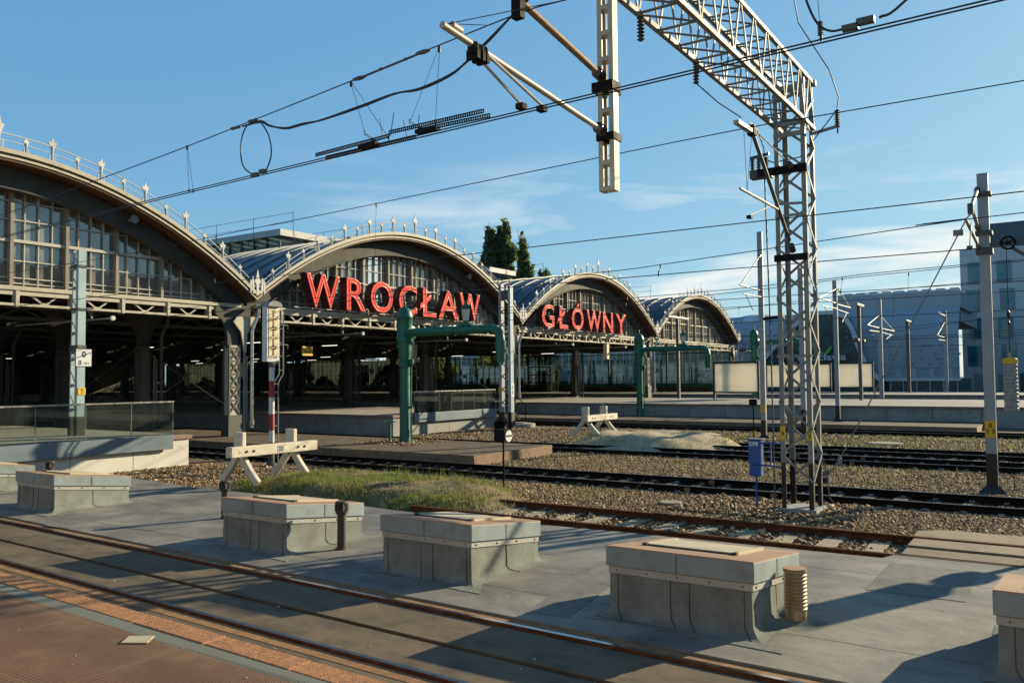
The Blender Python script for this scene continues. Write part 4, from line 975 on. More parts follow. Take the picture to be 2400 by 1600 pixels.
skylight(9.11, 1.40, 7.93, 'grey metal skylight box behind the dark slotted vent pipe, shadows across its end')
skylight(15.74, 1.40, 8.18, 'grey metal skylight box standing below the left platform end')
skylight(19.75, 1.5, 8.30, 'grey metal skylight box cut off at the left edge, farthest away')
skylight(-1.30, 1.86, 7.72, 'grey metal skylight box cut off at the right edge, nearest')

def vent(x, y, h, label, r=.065):
    t = thing('vent_pipe', label, 'vent pipe', (x, y, 0), 'slotted vent pipes on the flat roof'); m = MB()
    m.lathe((x, y, 0), [(r * 1.5, 0), (r * 1.4, .015), (r, .03), (r * .95, h - .2), (r * 1.1, h - .19), (r * 1.1, h - .17)], 14); m.build('pipe', 'pipe_dark', t, smooth=True)
    m = MB(); m.lathe((x, y, 0), [(r * 1.35, h - .17), (r * 1.4, h - .13)], 14); m.lathe((x, y, 0), [(r * 1.4, h - .035), (r * 1.45, h - .02), (r * 1.3, h)], 14)
    for i in range(8):
        a = i * math.pi / 4 + .2; m.bar((x + r * 1.3 * math.cos(a), y + r * 1.3 * math.sin(a), h - .14), (x + r * 1.3 * math.cos(a), y + r * 1.3 * math.sin(a), h - .03), .026, .018)
    m.lathe((x, y, 0), [(r * .7, h - .17), (r * .7, h - .03)], 10); m.build('slotted_cap', 'pipe_dark', t)
vent(8.62, 8.74, .68, 'dark slotted vent pipe in front of the skylight box end')
vent(9.45, 12.45, .66, 'dark slotted vent pipe sticking up behind the skylight box')
vent(9.75, 18.95, .66, 'dark slotted vent pipe behind the box below the left platform')
t = thing('ribbed_flue', 'ribbed steel flue pipe at the corner of the skylight box, warm sunlight in its colour', 'flue pipe', (8.44, 2.32, 0)); pr = [(.103, .0), (.103, .125)]
for i in range(10): z = .125 + i * .036; pr += [(.110, z + .004), (.112, z + .016), (.103, z + .020), (.099, z + .026), (.103, z + .034)]
pr += [(.112, .49), (.115, .494), (.115, .515), (.02, .522)]
m = MB(); m.lathe((8.44, 2.32, 0), pr, 32); m.build('pipe', 'duct_sunlit_steel', t, smooth=True); m = MB(); m.lathe((8.44, 2.32, 0), [(.30, .001), (.22, .007), (.14, .012), (.105, .035)], 28); m.build('felt_collar', 'felt_upstand', t, smooth=True)
m = MB(); m.lathe((8.44, 2.32, 0), [(.112, .5225), (.112, .5245), (.01, .5255)], 32); m.build('lid', 'cap_top_sunlit', t)

# ================================================================== buffer stops
def buffer(xc, yc, zg, ztop, label, number=None):
    t = thing('buffer_stop', label, 'buffer stop', (xc, yc, zg), 'white concrete buffer stops')
    for s in (-1, 1):
        for e in (-1, 1):
            m = MB(); x = xc + s * .75
            pts = [(x, yc + e * .07, ztop), (x, yc + e * .07, zg + .62), (x, yc + e * .085, zg + .50)]
            for i in range(1, 7): u = i / 6; pts.append((x, yc + e * (.085 + .55 * u ** 1.35), zg + .50 - (.50 + .14) * u))
            m.sweep(pts, .16, .115, (0, 1, 0) if False else (1, 0, 0)); m.build('leg', 'buffer_white', t, bevel=.018)
    y = yc - .27
    m = MB(); m.box(xc - 1.26, xc + 1.26, y - .10, y + .11, zg + .46, zg + .69); m.build('beam', 'buffer_white', t, bevel=.015)
    m = MB()
    for s in (-1, 1):
        for d in (-.1, .1): m.along((xc + s * .75 + d, y - .095, zg + .575), (xc + s * .75 + d, y - 1, zg + .575), [(.028, 0), (.028, .02), (.012, .03)], 6)
    m.build('bolts', 'rail_rust', t)
    if number:
        p = MB().box(xc + .02, xc + .22, y - .104, y - .098, zg + .49, zg + .66).build('number_plate', 'zinc_strip', t)
        text(number, .13, (xc + .12, y - .106, zg + .53), XP, ZP, 'ink_blue', 'number', p, depth=.003, bold=.003)
    else:
        p = MB().box(xc + .1, xc + .28, y - .104, y - .098, zg + .50, zg + .66).build('number_plate', 'zinc_strip', t)
buffer(13.12, 15.78, .25, 1.24, 'near white concrete buffer stop numbered 23 on the grassy mound', '23')
buffer(29.05, 15.58, .28, 1.28, 'far white concrete buffer stop on the sand heap')

# ================================================================== green water cranes
def crane(x, y, zb, label, first=[None]):
    if first[0]: return dup(first[0], (x, y, zb), label, 'green water cranes')
    t = thing('water_crane', label, 'water crane', (x, y, zb), 'green water cranes'); first[0] = t; m = MB()
    m.lathe((x, y, zb), [(.21, 0), (.205, .1), (.19, .5), (.185, 2.3), (.185, 2.68), (.25, 2.70), (.25, 2.76), (.22, 2.78), (.22, 2.84), (.20, 2.86), (.235, 3.1), (.26, 3.5)], 24); m.build('column', 'crane_green', t, smooth=True)
    m = MB(); m.lathe((x, y, zb), [(.26, 3.5), (.30, 3.62), (.30, 3.70), (.285, 3.72), (.285, 4.42), (.30, 4.44), (.30, 4.50), (.285, 4.52)], 24); m.build('head', 'crane_green', t, smooth=True)
    m = MB(); m.lathe((x, y, zb), [(.285, 4.52), (.26, 4.64), (.18, 4.78), (.07, 4.84), (.05, 4.86), (.035, 4.90), (.055, 4.94), (.05, 4.99), (.01, 5.06)], 24); m.build('dome', 'crane_green', t, smooth=True)
    za = zb + 3.90; m = MB(); m.tube([(x, y - .1, za), (x, y - 3.75, za), (x, y - 3.95, za - .03), (x, y - 4.1, za - .12), (x, y - 4.17, za - .26), (x, y - 4.19, za - .42)], .155, 18); m.build('arm', 'crane_green', t, smooth=True)
    m = MB(); m.lathe((x, y - 4.19, za - .42), [(.165, 0), (.185, -.01), (.18, -.2), (.15, -.72), (.14, -.72), (.12, -.1)], 18); m.build('spout', 'crane_green', t, smooth=True)
    m = MB(); m.along((x, y - .25, za), (x, y - 1, za), [(.16, 0), (.25, .03), (.25, .10), (.16, .14)], 18); m.along((x, y - 2.2, za), (x, y - 3, za), [(.16, 0), (.185, .01), (.185, .07), (.16, .08)], 18); m.along((x, y - .3, za - .36), (x, y - .6, za - .36), [(.02, 0), (.10, .02), (.10, .04), (.02, .1)], 10); m.each('flange', 'crane_green', t, smooth=True)
    m = MB(); m.tube([(x + .05, y - .34, za - .36), (x + .05, y - .28, zb + 2.95)], .02, 6); m.tube([(x + .05, y - .27, zb + 2.9), (x + .05, y - .25, zb + .9)], .022, 6); m.tube([(x + .05, y - .25, zb + .9), (x + .05, y - .25, zb + .2)], .03, 6); m.lathe((x + .05, y - .27, zb + 2.72), [(.05, 0), (.09, .06), (.09, .18), (.05, .24)], 10); m.lathe((x + .05, y - .25, zb + 1.2), [(.04, 0), (.06, .02), (.06, .08), (.04, .1)], 8); m.build('control_rod', 'crane_green', t)
    zl = za + .19; yl = y - 2.75
    m = MB(); m.prism([(yl - .30, zl - .04), (yl + .30, zl - .04), (yl + .22, zl + .08), (yl - .16, zl + .08)], x - .1, x + .1, 'yz'); m.lathe((x, yl, zl + .52), [(.19, 0), (.20, .03), (.13, .15), (.05, .2), (.06, .25), (.03, .32)], 4); m.lathe((x, yl, zl + .08), [(.06, 0), (.12, .03), (.12, .05)], 4)
    lp = m.build('lantern', 'crane_green', t); m = MB(); m.lathe((x, yl, zl + .13), [(.125, 0), (.185, .38)], 4); m.build('lantern_glass', 'lamp_glass', lp)
    return t
crane(22.7, 19.85, .17, 'tall green water crane in front of the second arch')
crane(44.75, 21.0, .12, 'green water crane further back under the fourth arch')
crane(58.0, 18.4, .84, 'green water crane partly hidden behind the white board and mast, farthest')
def valve(x, y, z, label, s=1):
    t = thing('valve_wheel', label, 'valve', (x, y, z), 'green hand wheels'); m = MB(); m.lathe((x, y, z), [(.07, 0), (.055, .05), (.05, .62 * s), (.03, .64 * s), (.03, .72 * s)], 10); m.build('post', 'crane_green', t)
    m = MB(); a = [j * math.pi / 8 for j in range(16)]; m.tube([(x + .2 * math.cos(q), y + .2 * math.sin(q), z + .72 * s) for q in a], .016, 6, True)
    for q in (0, math.pi / 2): m.tube([(x - .2 * math.cos(q), y - .2 * math.sin(q), z + .72 * s), (x + .2 * math.cos(q), y + .2 * math.sin(q), z + .72 * s)], .012, 5)
    m.build('wheel', 'crane_green', t)
valve(22.45, 20.35, .17, 'green hand wheel on a short post beside the near water crane'); valve(42.8, 22.6, .12, 'green hand wheel on a short post left of the second water crane', 1.05)

# ================================================================== signals
t = thing('arrow_signal', 'signal mast with red and white bands and a tall white light box', 'signal mast', (16.74, 19.9, -.14)); X, Y = 16.74, 19.9
for z0, z1, mm in ((-.14, .22, 'galv_dark'), (.22, .43, 'signal_white'), (.43, .92, 'signal_red')) if False else ((-.14, .22, 'galv_dark'), (.22, .57, 'signal_red'), (.57, .92, 'signal_white'), (.92, 1.41, 'signal_red'), (1.41, 1.91, 'signal_white'), (1.91, 2.40, 'signal_red'), (2.40, 2.99, 'signal_white')):
    m = MB(); m.lathe((X, Y, 0), [(.082, z0), (.082, z1)], 16); m.build('band', mm, t, smooth=True)
m = MB(); m.lathe((X, Y, 0), [(.15, -.14), (.15, -.06), (.09, -.02), (.09, .1)], 16); m.lathe((X, Y, 2.8), [(.083, 0), (.1, .02), (.1, .12), (.083, .14)], 16); m.build('base', 'galv_dark', t)
cs = MB().box(X - .27, X + .20, Y - .10, Y + .12, 2.97, 4.62).build('light_box', 'signal_white', t, bevel=.012)
MB().box(X - .20, X + .14, Y - .112, Y - .101, 3.12, 4.54).build('sunlit_front', 'signal_cream', cs)  # white front turned cream: sunlight on this face is in the colour
MB().box(X - .29, X + .22, Y + .125, Y + .16, 2.90, 4.7).build('back_board', 'black_steel', t)
m = MB(); m.prism([(X - .29, 4.62)] + [(X - .03 + .27 * math.cos(a), 4.62 + .17 * math.sin(a)) for a in [math.pi * (1 - j / 8) for j in range(9)]] + [(X + .24, 4.62)], Y - .2, Y + .15, 'xz'); m.build('hood', 'galv', t)
m = MB()
for i in range(5):
    z = 4.40 - i * .285
    m.bar((X - .03, Y - .125, z - .10), (X - .03, Y - .125, z + .10), .016, .01, YP); m.bar((X - .10, Y - .125, z + .09 - (i % 2) * .2), (X + .06, Y - .125, z + .09 - (i % 2) * .2), .016, .01, YP)
    m.tube([(X - .24, Y - .16, z - .14), (X + .24, Y - .16, z - .14)], .008, 4); m.tube([(X - .15, Y - .3, z - .2), (X + .12, Y - .16, z - .02)], .008, 4); m.tube([(X + .10, Y - .12, z - .14), (X + .10, Y - .3, z - .14), (X + .10, Y - .3, z + .1)], .008, 4)
m.build('lamp_frame', 'ink', t)
m = MB()
for dx in (0, .16): m.tube([(X + .36 + dx, Y + .1, 4.45 - dx * .3), (X + .36 + dx, Y + .1, 2.6), (X + .17 + dx, Y + .1, 2.36), (X + .17 + dx, Y + .1, -.14)], .021, 8)
z = .2
while z < 4.4: o_ = .17 if z < 2.36 else .36; m.tube([(X + o_, Y + .1, z), (X + o_ + .16, Y + .1, z)], .012, 5); z += .42
for z in (3.5, 4.1): m.tube([(X + .1, Y + .1, z), (X + .7, Y + .1, z)], .013, 5); m.tube([(X + .7, Y + .1, z), (X + .7, Y + .1, z - .12)], .01, 5)
m.build('ladder', 'galv', t)
def dwarf(x, y, h, w, label, disc):
    t = thing('shunting_signal', label, 'signal', (x, y, -.14), 'small black box signals on poles'); m = MB(); m.tube([(x, y, -.14), (x, y, h - .2)], .022, 8); m.build('pole', 'black_steel', t)
    MB().box(x - w * .5, x + w * .5, y - w * .44, y + w * .44, h - w * .9, h).build('box', 'black_steel', t, bevel=.008)
    if disc:
        m = MB(); m.lathe((x, y - w * .44, h - w * .46), [(.01, -.012), (w * .40, -.012), (w * .40, 0)], 24, 'y'); m.build('disc', 'plate_white', t); MB().box(x - w * .36, x + w * .36, y - w * .44 - .016, y - w * .44 - .0125, h - w * .52, h - w * .38).build('bar', 'ink', t)
dwarf(15.8, 10.85, 1.25, .33, 'small black box signal with a white disc, on a pole by the grass mound', True)
dwarf(31.56, 10.1, 1.53, .27, 'small black box signal on a thin pole behind the blue box', False)

# blue switch drive held by the tower
t = thing('switch_box', 'blue switch drive box numbered 599 fixed to the lattice tower', 'switch box', (16.0, 5.08, .4))
MB().box(15.90, 16.08, 4.96, 5.20, .72, 1.20).build('upper_box', 'box_blue', t, bevel=.01); MB().box(15.905, 16.075, 4.965, 5.195, .50, .712).build('lower_box', 'box_blue', t, bevel=.01); MB().box(15.88, 16.12, 4.93, 5.22, 1.201, 1.215).build('lid', 'galv', t)
text('599', .12, (15.896, 5.185, 1.075), YN, ZP, 'plate_white', 'number', t, depth=.004, bold=.004, align='LEFT')
m = MB(); m.bar((15.95, 4.98, 1.14), (15.86, 4.5, 1.14), .035, .03); m.bar((15.95, 4.98, .72), (15.86, 4.5, .70), .035, .035); m.bar((16.0, 4.8, .72), (16.0, 4.8, 1.14), .025); m.build('bracket', 'box_blue', t); m = MB(); m.tube([(15.98, 5.08, .5), (15.98, 5.08, -.14)], .018, 6); m.build('cable_pipe', 'box_blue', t)

# ================================================================== portal gantry over the tracks
G = thing('portal_gantry', 'grey lattice portal gantry with a truss beam reaching across the tracks', 'gantry', (16.1, 4.25, -.14))
XA, XB, YA, YB_ = 15.80, 16.46, 3.97, 4.55; ZB, ZT_ = 7.17, 8.06
def L_leg(x, y, sx, sy, z0, z1, m, n='tower_leg', w=.085):
    b = MB(); b.box(min(x, x + sx * w), max(x, x + sx * w), min(y, y + sy * .012), max(y, y + sy * .012), z0, z1); b.box(min(x, x + sx * .012), max(x, x + sx * .012), min(y + sy * .0125, y + sy * w), max(y + sy * .0125, y + sy * w), z0, z1); return b.build(n, m, G)
def tower(xa, xb, ya, yb, full=True):
    for x, sx in ((xa, 1), (xb, -1)):
        for y, sy in ((ya, 1), (yb, -1)): L_leg(x, y, sx, sy, .80, ZT_, 'galv'); L_leg(x, y, sx, sy, -.3, .80, 'black_paint', 'leg_foot')
    f = MB(); p = .485; n = int((ZB - .9) / p)
    for i in range(-1, n + 2):
        a, b = .95 + i * p, .95 + (i + 1) * p
        y0, y1 = (ya, yb) if i % 2 else (yb, ya); x0, x1 = (xa, xb) if i % 2 else (xb, xa)
        if b > ZT_: break
        f.bar((xa - .008, y0, a), (xa - .008, y1, b), .042, .012, XP); f.bar((xb + .008, y1, a), (xb + .008, y0, b), .05, .012, XP)
        f.bar((x0, ya - .008, a), (x1, ya - .008, b), .05, .012, YP); f.bar((x1, yb + .008, a), (x0, yb + .008, b), .05, .012, YP)
    f.build('tower_bracing', 'galv', G)
    f = MB(); f.box(xa - .04, xb + .04, ya - .05, yb + .05, -.3, -.04); f.build('footing', 'concrete', G)
tower(XA, XB, YA, YB_); tower(-2.1, -1.45, YA, YB_)
for z in (.35, 2.77, 4.62, 6.5): pass
f = MB(); f.bar((XA - .015, YA - .03, 2.78), (XA - .015, YB_ + .03, 2.78), .03, .05); f.bar((XA - .015, YA, 6.95), (XA - .015, YB_, 6.95), .03, .09); f.bar((XA - .015, YA, 5.42), (XA - .015, YB_, 5.42), .02, .05); f.bar((XA - .015, YA, 5.62), (XA - .015, YB_, 5.66), .02, .05); f.each('cross_tie', 'galv', G)
f = MB(); f.bar((XA - .05, YA - .04, 6.28), (XA - .05, YB_ + .30, 6.28), .08, .14); f.bar((XA - .05, YA - .02, 4.62), (XA - .05, YB_ + .02, 4.62), .07, .12); f.each('bracket_beam', 'black_steel', G)
CH = [(YA, ZB, 'chord'), (YB_, ZB, 'chord'), (YA, ZT_, 'chord'), (YB_, ZT_, 'chord')]
for y, z, n in CH:
    MB().box(-2.1, XB + .02, y - .035, y + .035, z - .035, z + .035).build(n, 'galv', G)
p = .66; n = int((XB + 2.0) / p); f1, f2, f3, f4 = MB(), MB(), MB(), MB()
for i in range(n):
    a, b = XB - i * p, XB - (i + 1) * p; c = (a + b) / 2
    for f, y in ((f1, YA - .012), (f2, YB_ + .012)):
        f.bar((a, y, ZB), (c + .03, y, ZT_), .034, .02, YP); f.bar((c - .03, y, ZT_), (b, y, ZB), .034, .02, YP)
    for f, z in ((f3, ZB), (f4, ZT_)): f.bar((a, YA, z + .01), (a, YB_, z + .01), .045, .02); f.bar((a, YA, z - .012), (b, YB_, z - .012), .04, .015)
for f in (f1, f2, f3, f4): f.build('beam_bracing', 'galv', G)
f = MB(); f.box(XB - .05, XB + .05, YA - .06, YB_ + .06, ZT_ - .06, ZT_ + .05); f.bar((XA, YA, ZB), (XA, YB_, ZB), .06, .10); f.bar((XA, YA, 7.75), (XA, YB_, 7.6), .04, .05); f.bar((XA, YA, 7.6), (XA, YB_, 7.95), .04, .05); f.each('end_plate', 'galv', G)
for x, y, s, in ((XA, YB_ - .09, '0'), (XA, YA, '1\n2')):
    pl = MB().box(x - .013, x - .006, y - .002, y + .092, 1.22, 1.47).build('number_plate', 'plate_yellow', G)
    text(s, .10, (x - .0165, y + .046, 1.31 if s == '0' else 1.37), YN, ZP, 'ink', 'number', pl, depth=.003, bold=.002)
# post hanging from the beam
px0, px1, py0, py1 = 7.98, 8.10, 4.0, 4.19
f = MB()
for y in (py0, py1 - .035): f.box(px0, px1, y, y + .035, 4.43, ZB)
for y0, y1 in ((py0 + .0355, py0 + .055), (py1 - .055, py1 - .0355)): f.box(px0, px0 + .012, y0, y1, 4.43, ZB); f.box(px1 - .012, px1, y0, y1, 4.43, ZB)
z = 4.43
while z < 7.1:
    for x in (px0 - .003, px1 - .009): f.box(x, x + .012, py0 + .02, py1 - .02, z, z + .05)
    z += .285
f.build('drop_post', 'iron_cream', G)
f = MB(); f.box(px0 - .05, px1 + .03, py0 - .015, py1 + .05, 5.52, 5.62); f.box(px0 - .03, px1 + .05, py0 - .012, py1 + .012, 4.98, 5.06); f.box(px1, px1 + .14, py0 + .03, py0 + .1, 5.53, 5.56); f.each('post_clamp', 'black_steel', G)
def insul(m, p, q, r=.055, n=5, L=.22):
    pr = [(r * .45, 0)]
    for i in range(n): u = L * (i + .5) / n; pr += [(r * .55, u - L * .3 / n), (r, u - L * .06 / n), (r, u + L * .06 / n), (r * .55, u + L * .3 / n)]
    m.along(p, q, pr + [(r * .45, L)], 12)
# cantilever of the near track
yc = 4.12
f = MB(); f.tube([(7.86, yc, 5.085), (5.18, yc, 5.27)], .030, 12); f.tube([(5.42, yc, 5.30), (5.30, yc, 5.308)], .036, 10); f.each('cantilever_tube', 'tube_grey', G, smooth=True)
f = MB(); f.tube([(7.84, yc, 5.69), (6.28, yc, 5.91)], .036, 12); f.build('top_tube', 'rust_tube', G, smooth=True)
f = MB(); insul(f, (7.96, yc, 5.08), (5.18, yc, 5.265), .062, 4, .14); insul(f, (7.96, yc, 5.67), (6.28, yc, 5.91), .062, 4, .15); f.each('insulator', 'porcelain', G, smooth=True)
f = MB()
f.tube([(5.66, yc, 5.16), (6.36, yc + .02, 4.945)], .013, 8); f.tube([(5.74, yc - .05, 5.19), (6.62, yc - .05, 4.99)], .014, 8); f.each('registration_arm', 'tube_grey', G)
f = MB(); f.box(6.33, 6.41, yc - .02, yc + .06, 4.90, 4.95); f.box(6.58, 6.66, yc - .09, yc - .01, 4.93, 4.98)
for x in (5.6, 5.68, 5.74): f.lathe((x, yc, 5.21), [(.045, -.05), (.05, 0), (.045, .05)], 8); f.box(x - .02, x + .02, yc - .06, yc + .06, 5.12, 5.2)
f.box(6.26, 6.34, yc - .05, yc + .05, 5.72, 5.93); f.each('clamp', 'black_steel', G)
f = MB(); f.tube([(5.25, yc, 5.3), (6.37, 3.66, 5.80)], .004, 4); f.tube([(5.25, yc, 5.3), (6.40, 4.51, 5.79)], .004, 4); f.each('stay_wire', 'wire', G)
# cantilever of the rusty track, on the tower
yt = 4.22
f = MB(); f.tube([(15.50, yt, 4.90), (13.42, yt, 6.44)], .034, 10); f.each('cantilever_tube', 'galv_dark', G, smooth=True)
f = MB(); f.bar((13.50, yt, 6.42), (12.66, yt, 6.39), .09, .06); f.tube([(14.80, yt, 5.36), (12.78, yt, 5.36)], .022, 8); f.tube([(14.33, yt, 5.33), (13.22, yt, 5.00)], .012, 6); f.tube([(15.45, yt, 6.36), (13.58, yt, 6.49)], .012, 6); f.each('registration_arm', 'tube_grey', G)
f = MB(); insul(f, (15.74, yt, 4.72), (13.42, yt, 6.44), .06, 4, .2); insul(f, (15.74, yt, 6.33), (13.58, yt, 6.49), .055, 4, .2); f.each('insulator', 'porcelain', G, smooth=True)
f = MB(); f.box(13.17, 13.27, yt - .04, yt + .04, 4.95, 5.0); f.box(13.36, 13.52, yt - .06, yt + .06, 6.36, 6.52); f.each('clamp', 'black_steel', G)
f = MB(); f.tube([(13.02, yt, 6.36), (13.12, yt, 5.38)], .004, 4); f.tube([(13.42, yt, 6.36), (13.12, yt, 5.38)], .004, 4); f.each('stay_wire', 'wire', G)
# switch gear on the left of the tower, feeder arm and insulators
f = MB(); f.box(15.74, 15.95, YB_ + .05, YB_ + .46, 6.20, 6.36); f.build('switch_tray', 'galv_dark', G)
f = MB()
for yy in (4.72, 4.86, 4.98): insul(f, (15.85, yy, 6.36), (15.85, yy, 7), .05, 6, .24)
f.bar((15.85, 4.66, 6.66), (15.85, 5.02, 6.62), .05, .05); f.each('switch_insulator', 'porcelain', G)
f = MB(); f.bar((16.46, 3.97, 7.08), (16.50, 3.50, 7.16), .05, .05); f.build('feeder_arm', 'galv', G)
f = MB(); insul(f, (16.50, 3.54, 7.13), (16.50, 3.54, 8), .055, 8, .34); f.tube([(16.50, 3.54, 7.02), (16.50, 3.54, 7.13)], .015, 6); f.each('feeder_insulator', 'porcelain', G)
f = MB(); insul(f, (9.9, YB_, 7.15), (9.9, YB_, 6), .05, 7, .33); insul(f, (11.85, YB_, 7.15), (11.85, YB_, 6), .05, 7, .33); f.each('feeder_insulator', 'porcelain', G)
f = MB(); f.tube([(15.84, 4.75, 6.2), (15.90, 4.72, 3.0), (15.93, 4.72, -.1)], .014, 6); f.build('drive_rod', 'galv_dark', G); f = MB(); f.bar((15.84, 4.55, 3.52), (15.88, 4.85, 3.50), .05, .05); f.build('rod_guide', 'black_steel', G)
f = MB(); f.tube([(16.48, 3.95, .85), (16.50, 3.9, .5), (16.52, 3.86, .1), (16.56, 3.7, -.1), (16.5, 3.5, -.12)], .012, 6); f.build('earth_cable', 'galv', G)
f = MB()
f.tube([(16.50, 3.54, 7.5), (16.48, 3.5, 7.7), (16.3, 3.62, 8.2), (16.0, 3.9, 8.75), (15.85, 4.05, 9.05), (15.7, 4.1, 9.6), (15.65, 4.1, 10.2)], .012, 5); f.tube([(16.50, 3.54, 7.48), (16.47, 3.72, 7.25), (16.40, 3.95, 6.95), (16.3, 4.2, 6.62), (15.95, 4.6, 6.5), (15.85, 4.84, 6.6)], .012, 5)
f.tube([(11.85, YB_, 6.83), (12.4, 4.4, 6.65), (13.0, 4.25, 6.55)], .01, 5); f.tube([(15.85, 4.75, 6.6), (15.0, 4.5, 6.55), (14.0, 4.3, 6.6), (13.3, yt, 6.55)], .01, 5); f.build('feeder_cable', 'cable', G)

# ================================================================== other catenary masts
def mast(x, y, zb, zt, w, d, label, m='mast_grey', foot=.75, cone=True, plate=None, group='steel catenary masts', bat=.5):
    t = thing('catenary_mast', label, 'mast', (x, y, zb), group)
    f = MB(); f.box(x - d, x + d, y - w, y - w * .50, zb + foot, zt); f.box(x - d, x + d, y + w * .50, y + w, zb + foot, zt)
    f.box(x - d * .9, x - d * .75, y - w * .5, y + w * .5, zb + foot, zt) # solid web towards the tracks
    z = zb + foot
    while z < zt - .1: f.box(x + d - .02, x + d + .008, y - w * .8, y + w * .8, z, z + .12); z += bat
    f.box(x - d * 1.05, x + d * 1.05, y - w * 1.05, y + w * 1.05, zt - .03, zt); f.build('post', m, t)
    if foot:
        f = MB(); f.box(x - d * 1.02, x + d * 1.02, y - w * 1.02, y + w * 1.02, zb - .1, zb + foot); f.build('foot', 'black_paint', t)
        if cone: f = MB(); f.lathe((x, y, zb), [(w * 2.6, -.02), (w * 2.4, .02), (w * 1.2, .16)], 4); f.build('base_cone', 'black_paint', t)
    if plate:
        z, h, s, mm = plate; pl = MB().box(x - d - .012, x - d - .004, y - w * 1.0, y + w * 1.0, z, z + h).build('number_plate', mm, t)
        text(s, h * .36, (x - d - .016, y, z + h * (.62 if '\n' in s else .35)), YN, ZP, 'ink', 'number', pl, depth=.004, bold=.003)
    return t
def cant(t, x, y, z, side, reach, zt, zc, r=.03, m='tube_grey'):
    """hinged tubes: strut from the mast top down to the end of the level tube, registration arm below"""
    e = x + side * reach; f = MB(); f.tube([(x, y, z), (e, y, z + .02)], r, 8); f.each('cantilever_tube', m, t); f = MB(); f.tube([(x, y, zt), (e - side * .15, y, z + .04)], r * .9, 8); f.build('top_tube', m, t)
    f = MB(); f.tube([(x, y, z - .25), (x + side * reach * .85, y, z - .3)], r * .8, 8); f.tube([(x + side * reach * .75, y, z - .3), (x + side * reach * .42, y, zc)], r * .5, 6); f.each('registration_arm', m, t)
    f = MB(); insul(f, (x + side * .1, y, z), (e, y, z), r * 1.9, 4, .2); insul(f, (x + side * .1, y, zt - .05), (e, y, z), r * 1.9, 4, .2); f.each('insulator', 'porcelain', t)
MR = mast(20.62, 1.46, -.14, 6.76, .105, .065, 'tall grey steel mast at the right edge with guy wire and tension weights', plate=(1.05, .36, '0\n1 3', 'plate_yellow'), foot=.85)
f = MB(); f.tube([(20.5, 1.55, 6.42), (18.8, 1.55, 5.72)], .04, 10); f.tube([(20.55, 1.56, 5.14), (18.3, 1.6, 5.42)], .03, 10); f.tube([(20.5, 1.56, 5.55), (19.2, 1.56, 5.8)], .035, 10); f.each('cantilever_tube', 'tube_grey', MR, smooth=True)
f = MB(); f.tube([(18.75, 1.55, 5.4), (18.35, 1.55, 4.86)], .014, 6); f.each('registration_arm', 'tube_grey', MR)
f = MB(); insul(f, (20.5, 1.55, 6.42), (18.8, 1.55, 5.72), .06, 4, .2); insul(f, (20.5, 1.56, 5.55), (19.2, 1.56, 5.8), .06, 4, .2); insul(f, (20.52, 1.56, 5.14), (18.3, 1.6, 5.4), .05, 4, .18); f.box(18.7, 18.9, 1.5, 1.6, 5.6, 5.8); f.box(18.28, 18.4, 1.5, 1.6, 4.83, 4.9); f.each('insulator', 'porcelain', MR)
f = MB(); f.box(20.45, 20.85, 1.3, 1.62, 6.28, 6.34); f.box(20.45, 20.8, 1.3, 1.62, 5.0, 5.12); f.box(20.45, 20.8, 1.3, 1.62, 5.42, 5.5); f.bar((20.62, 1.36, 5.2), (20.62, .3, 5.25), .06, .08); f.bar((20.62, .95, 5.1), (20.62, .2, 4.5), .05, .07); f.each('clamp', 'galv_dark', MR)
f = MB(); aa = [j * math.pi / 10 for j in range(20)]; f.tube([(20.56, 1.02 + .13 * math.cos(q), 5.2 + .13 * math.sin(q)) for q in aa], .022, 6, True); f.lathe((20.56, 1.02, 5.2), [(.02, -.04), (.035, -.03), (.035, .03), (.02, .04)], 10, 'x')
for q in aa[::4]: f.bar((20.56, 1.02, 5.2), (20.56, 1.02 + .13 * math.cos(q), 5.2 + .13 * math.sin(q)), .018)
f.build('tension_wheel', 'black_steel', MR)
f = MB(); f.tube([(20.72, 1.36, 4.6), (20.74, 1.36, .3), (20.74, 1.30, .28)], .014, 6); f.tube([(20.72, 1.40, 4.4), (20.74, 1.40, .4)], .01, 6); f.build('cable_pipe', 'galv', MR)
f = MB(); f.tube([(20.55, 1.64, 5.96), (20.6, 1.78, 5.82), (20.83, 4.6, .45)], .014, 6); f.lathe((20.83, 4.62, .38), [(.01, -.12), (.05, -.06), (.05, .06), (.01, .12)], 8); f.tube([(20.83, 4.63, .4), (20.85, 5.02, -.12)], .02, 6); f.box(20.55, 20.6, 1.85, 2.05, 5.45, 5.58); f.build('guy_wire', 'galv', MR)
f = MB(); f.prism([(20.7, 4.85), (21.0, 4.85), (21.0, 5.2), (20.7, 5.2)], -.2, -.02, 'xy'); f.bar((20.75, 5.15, -.05), (20.95, 4.9, .12), .2, .03); f.build('guy_anchor', 'black_paint', MR)
f = MB(); f.tube([(20.74, 1.34, .55), (20.76, 1.24, .62), (20.78, 1.1, .45), (20.78, 1.06, 0), (20.7, 1.12, -.14)], .01, 6); f.build('earth_cable', 'black_steel', MR)
t = thing('tension_weights', 'stack of grey tension weights with a yellow top, hanging beside the right mast', 'tension weights', (20.6, 1.06, 1.6))
f = MB(); f.tube([(20.6, 1.06, 5.15), (20.6, 1.06, 2.6)], .008, 5); f.lathe((20.6, 1.06, 3.6), [(.01, 0), (.035, .05), (.035, .12), (.01, .17)], 8); f.lathe((20.6, 1.06, 3.45), [(.01, 0), (.03, .05), (.01, .1)], 8); f.build('rope', 'wire', t)
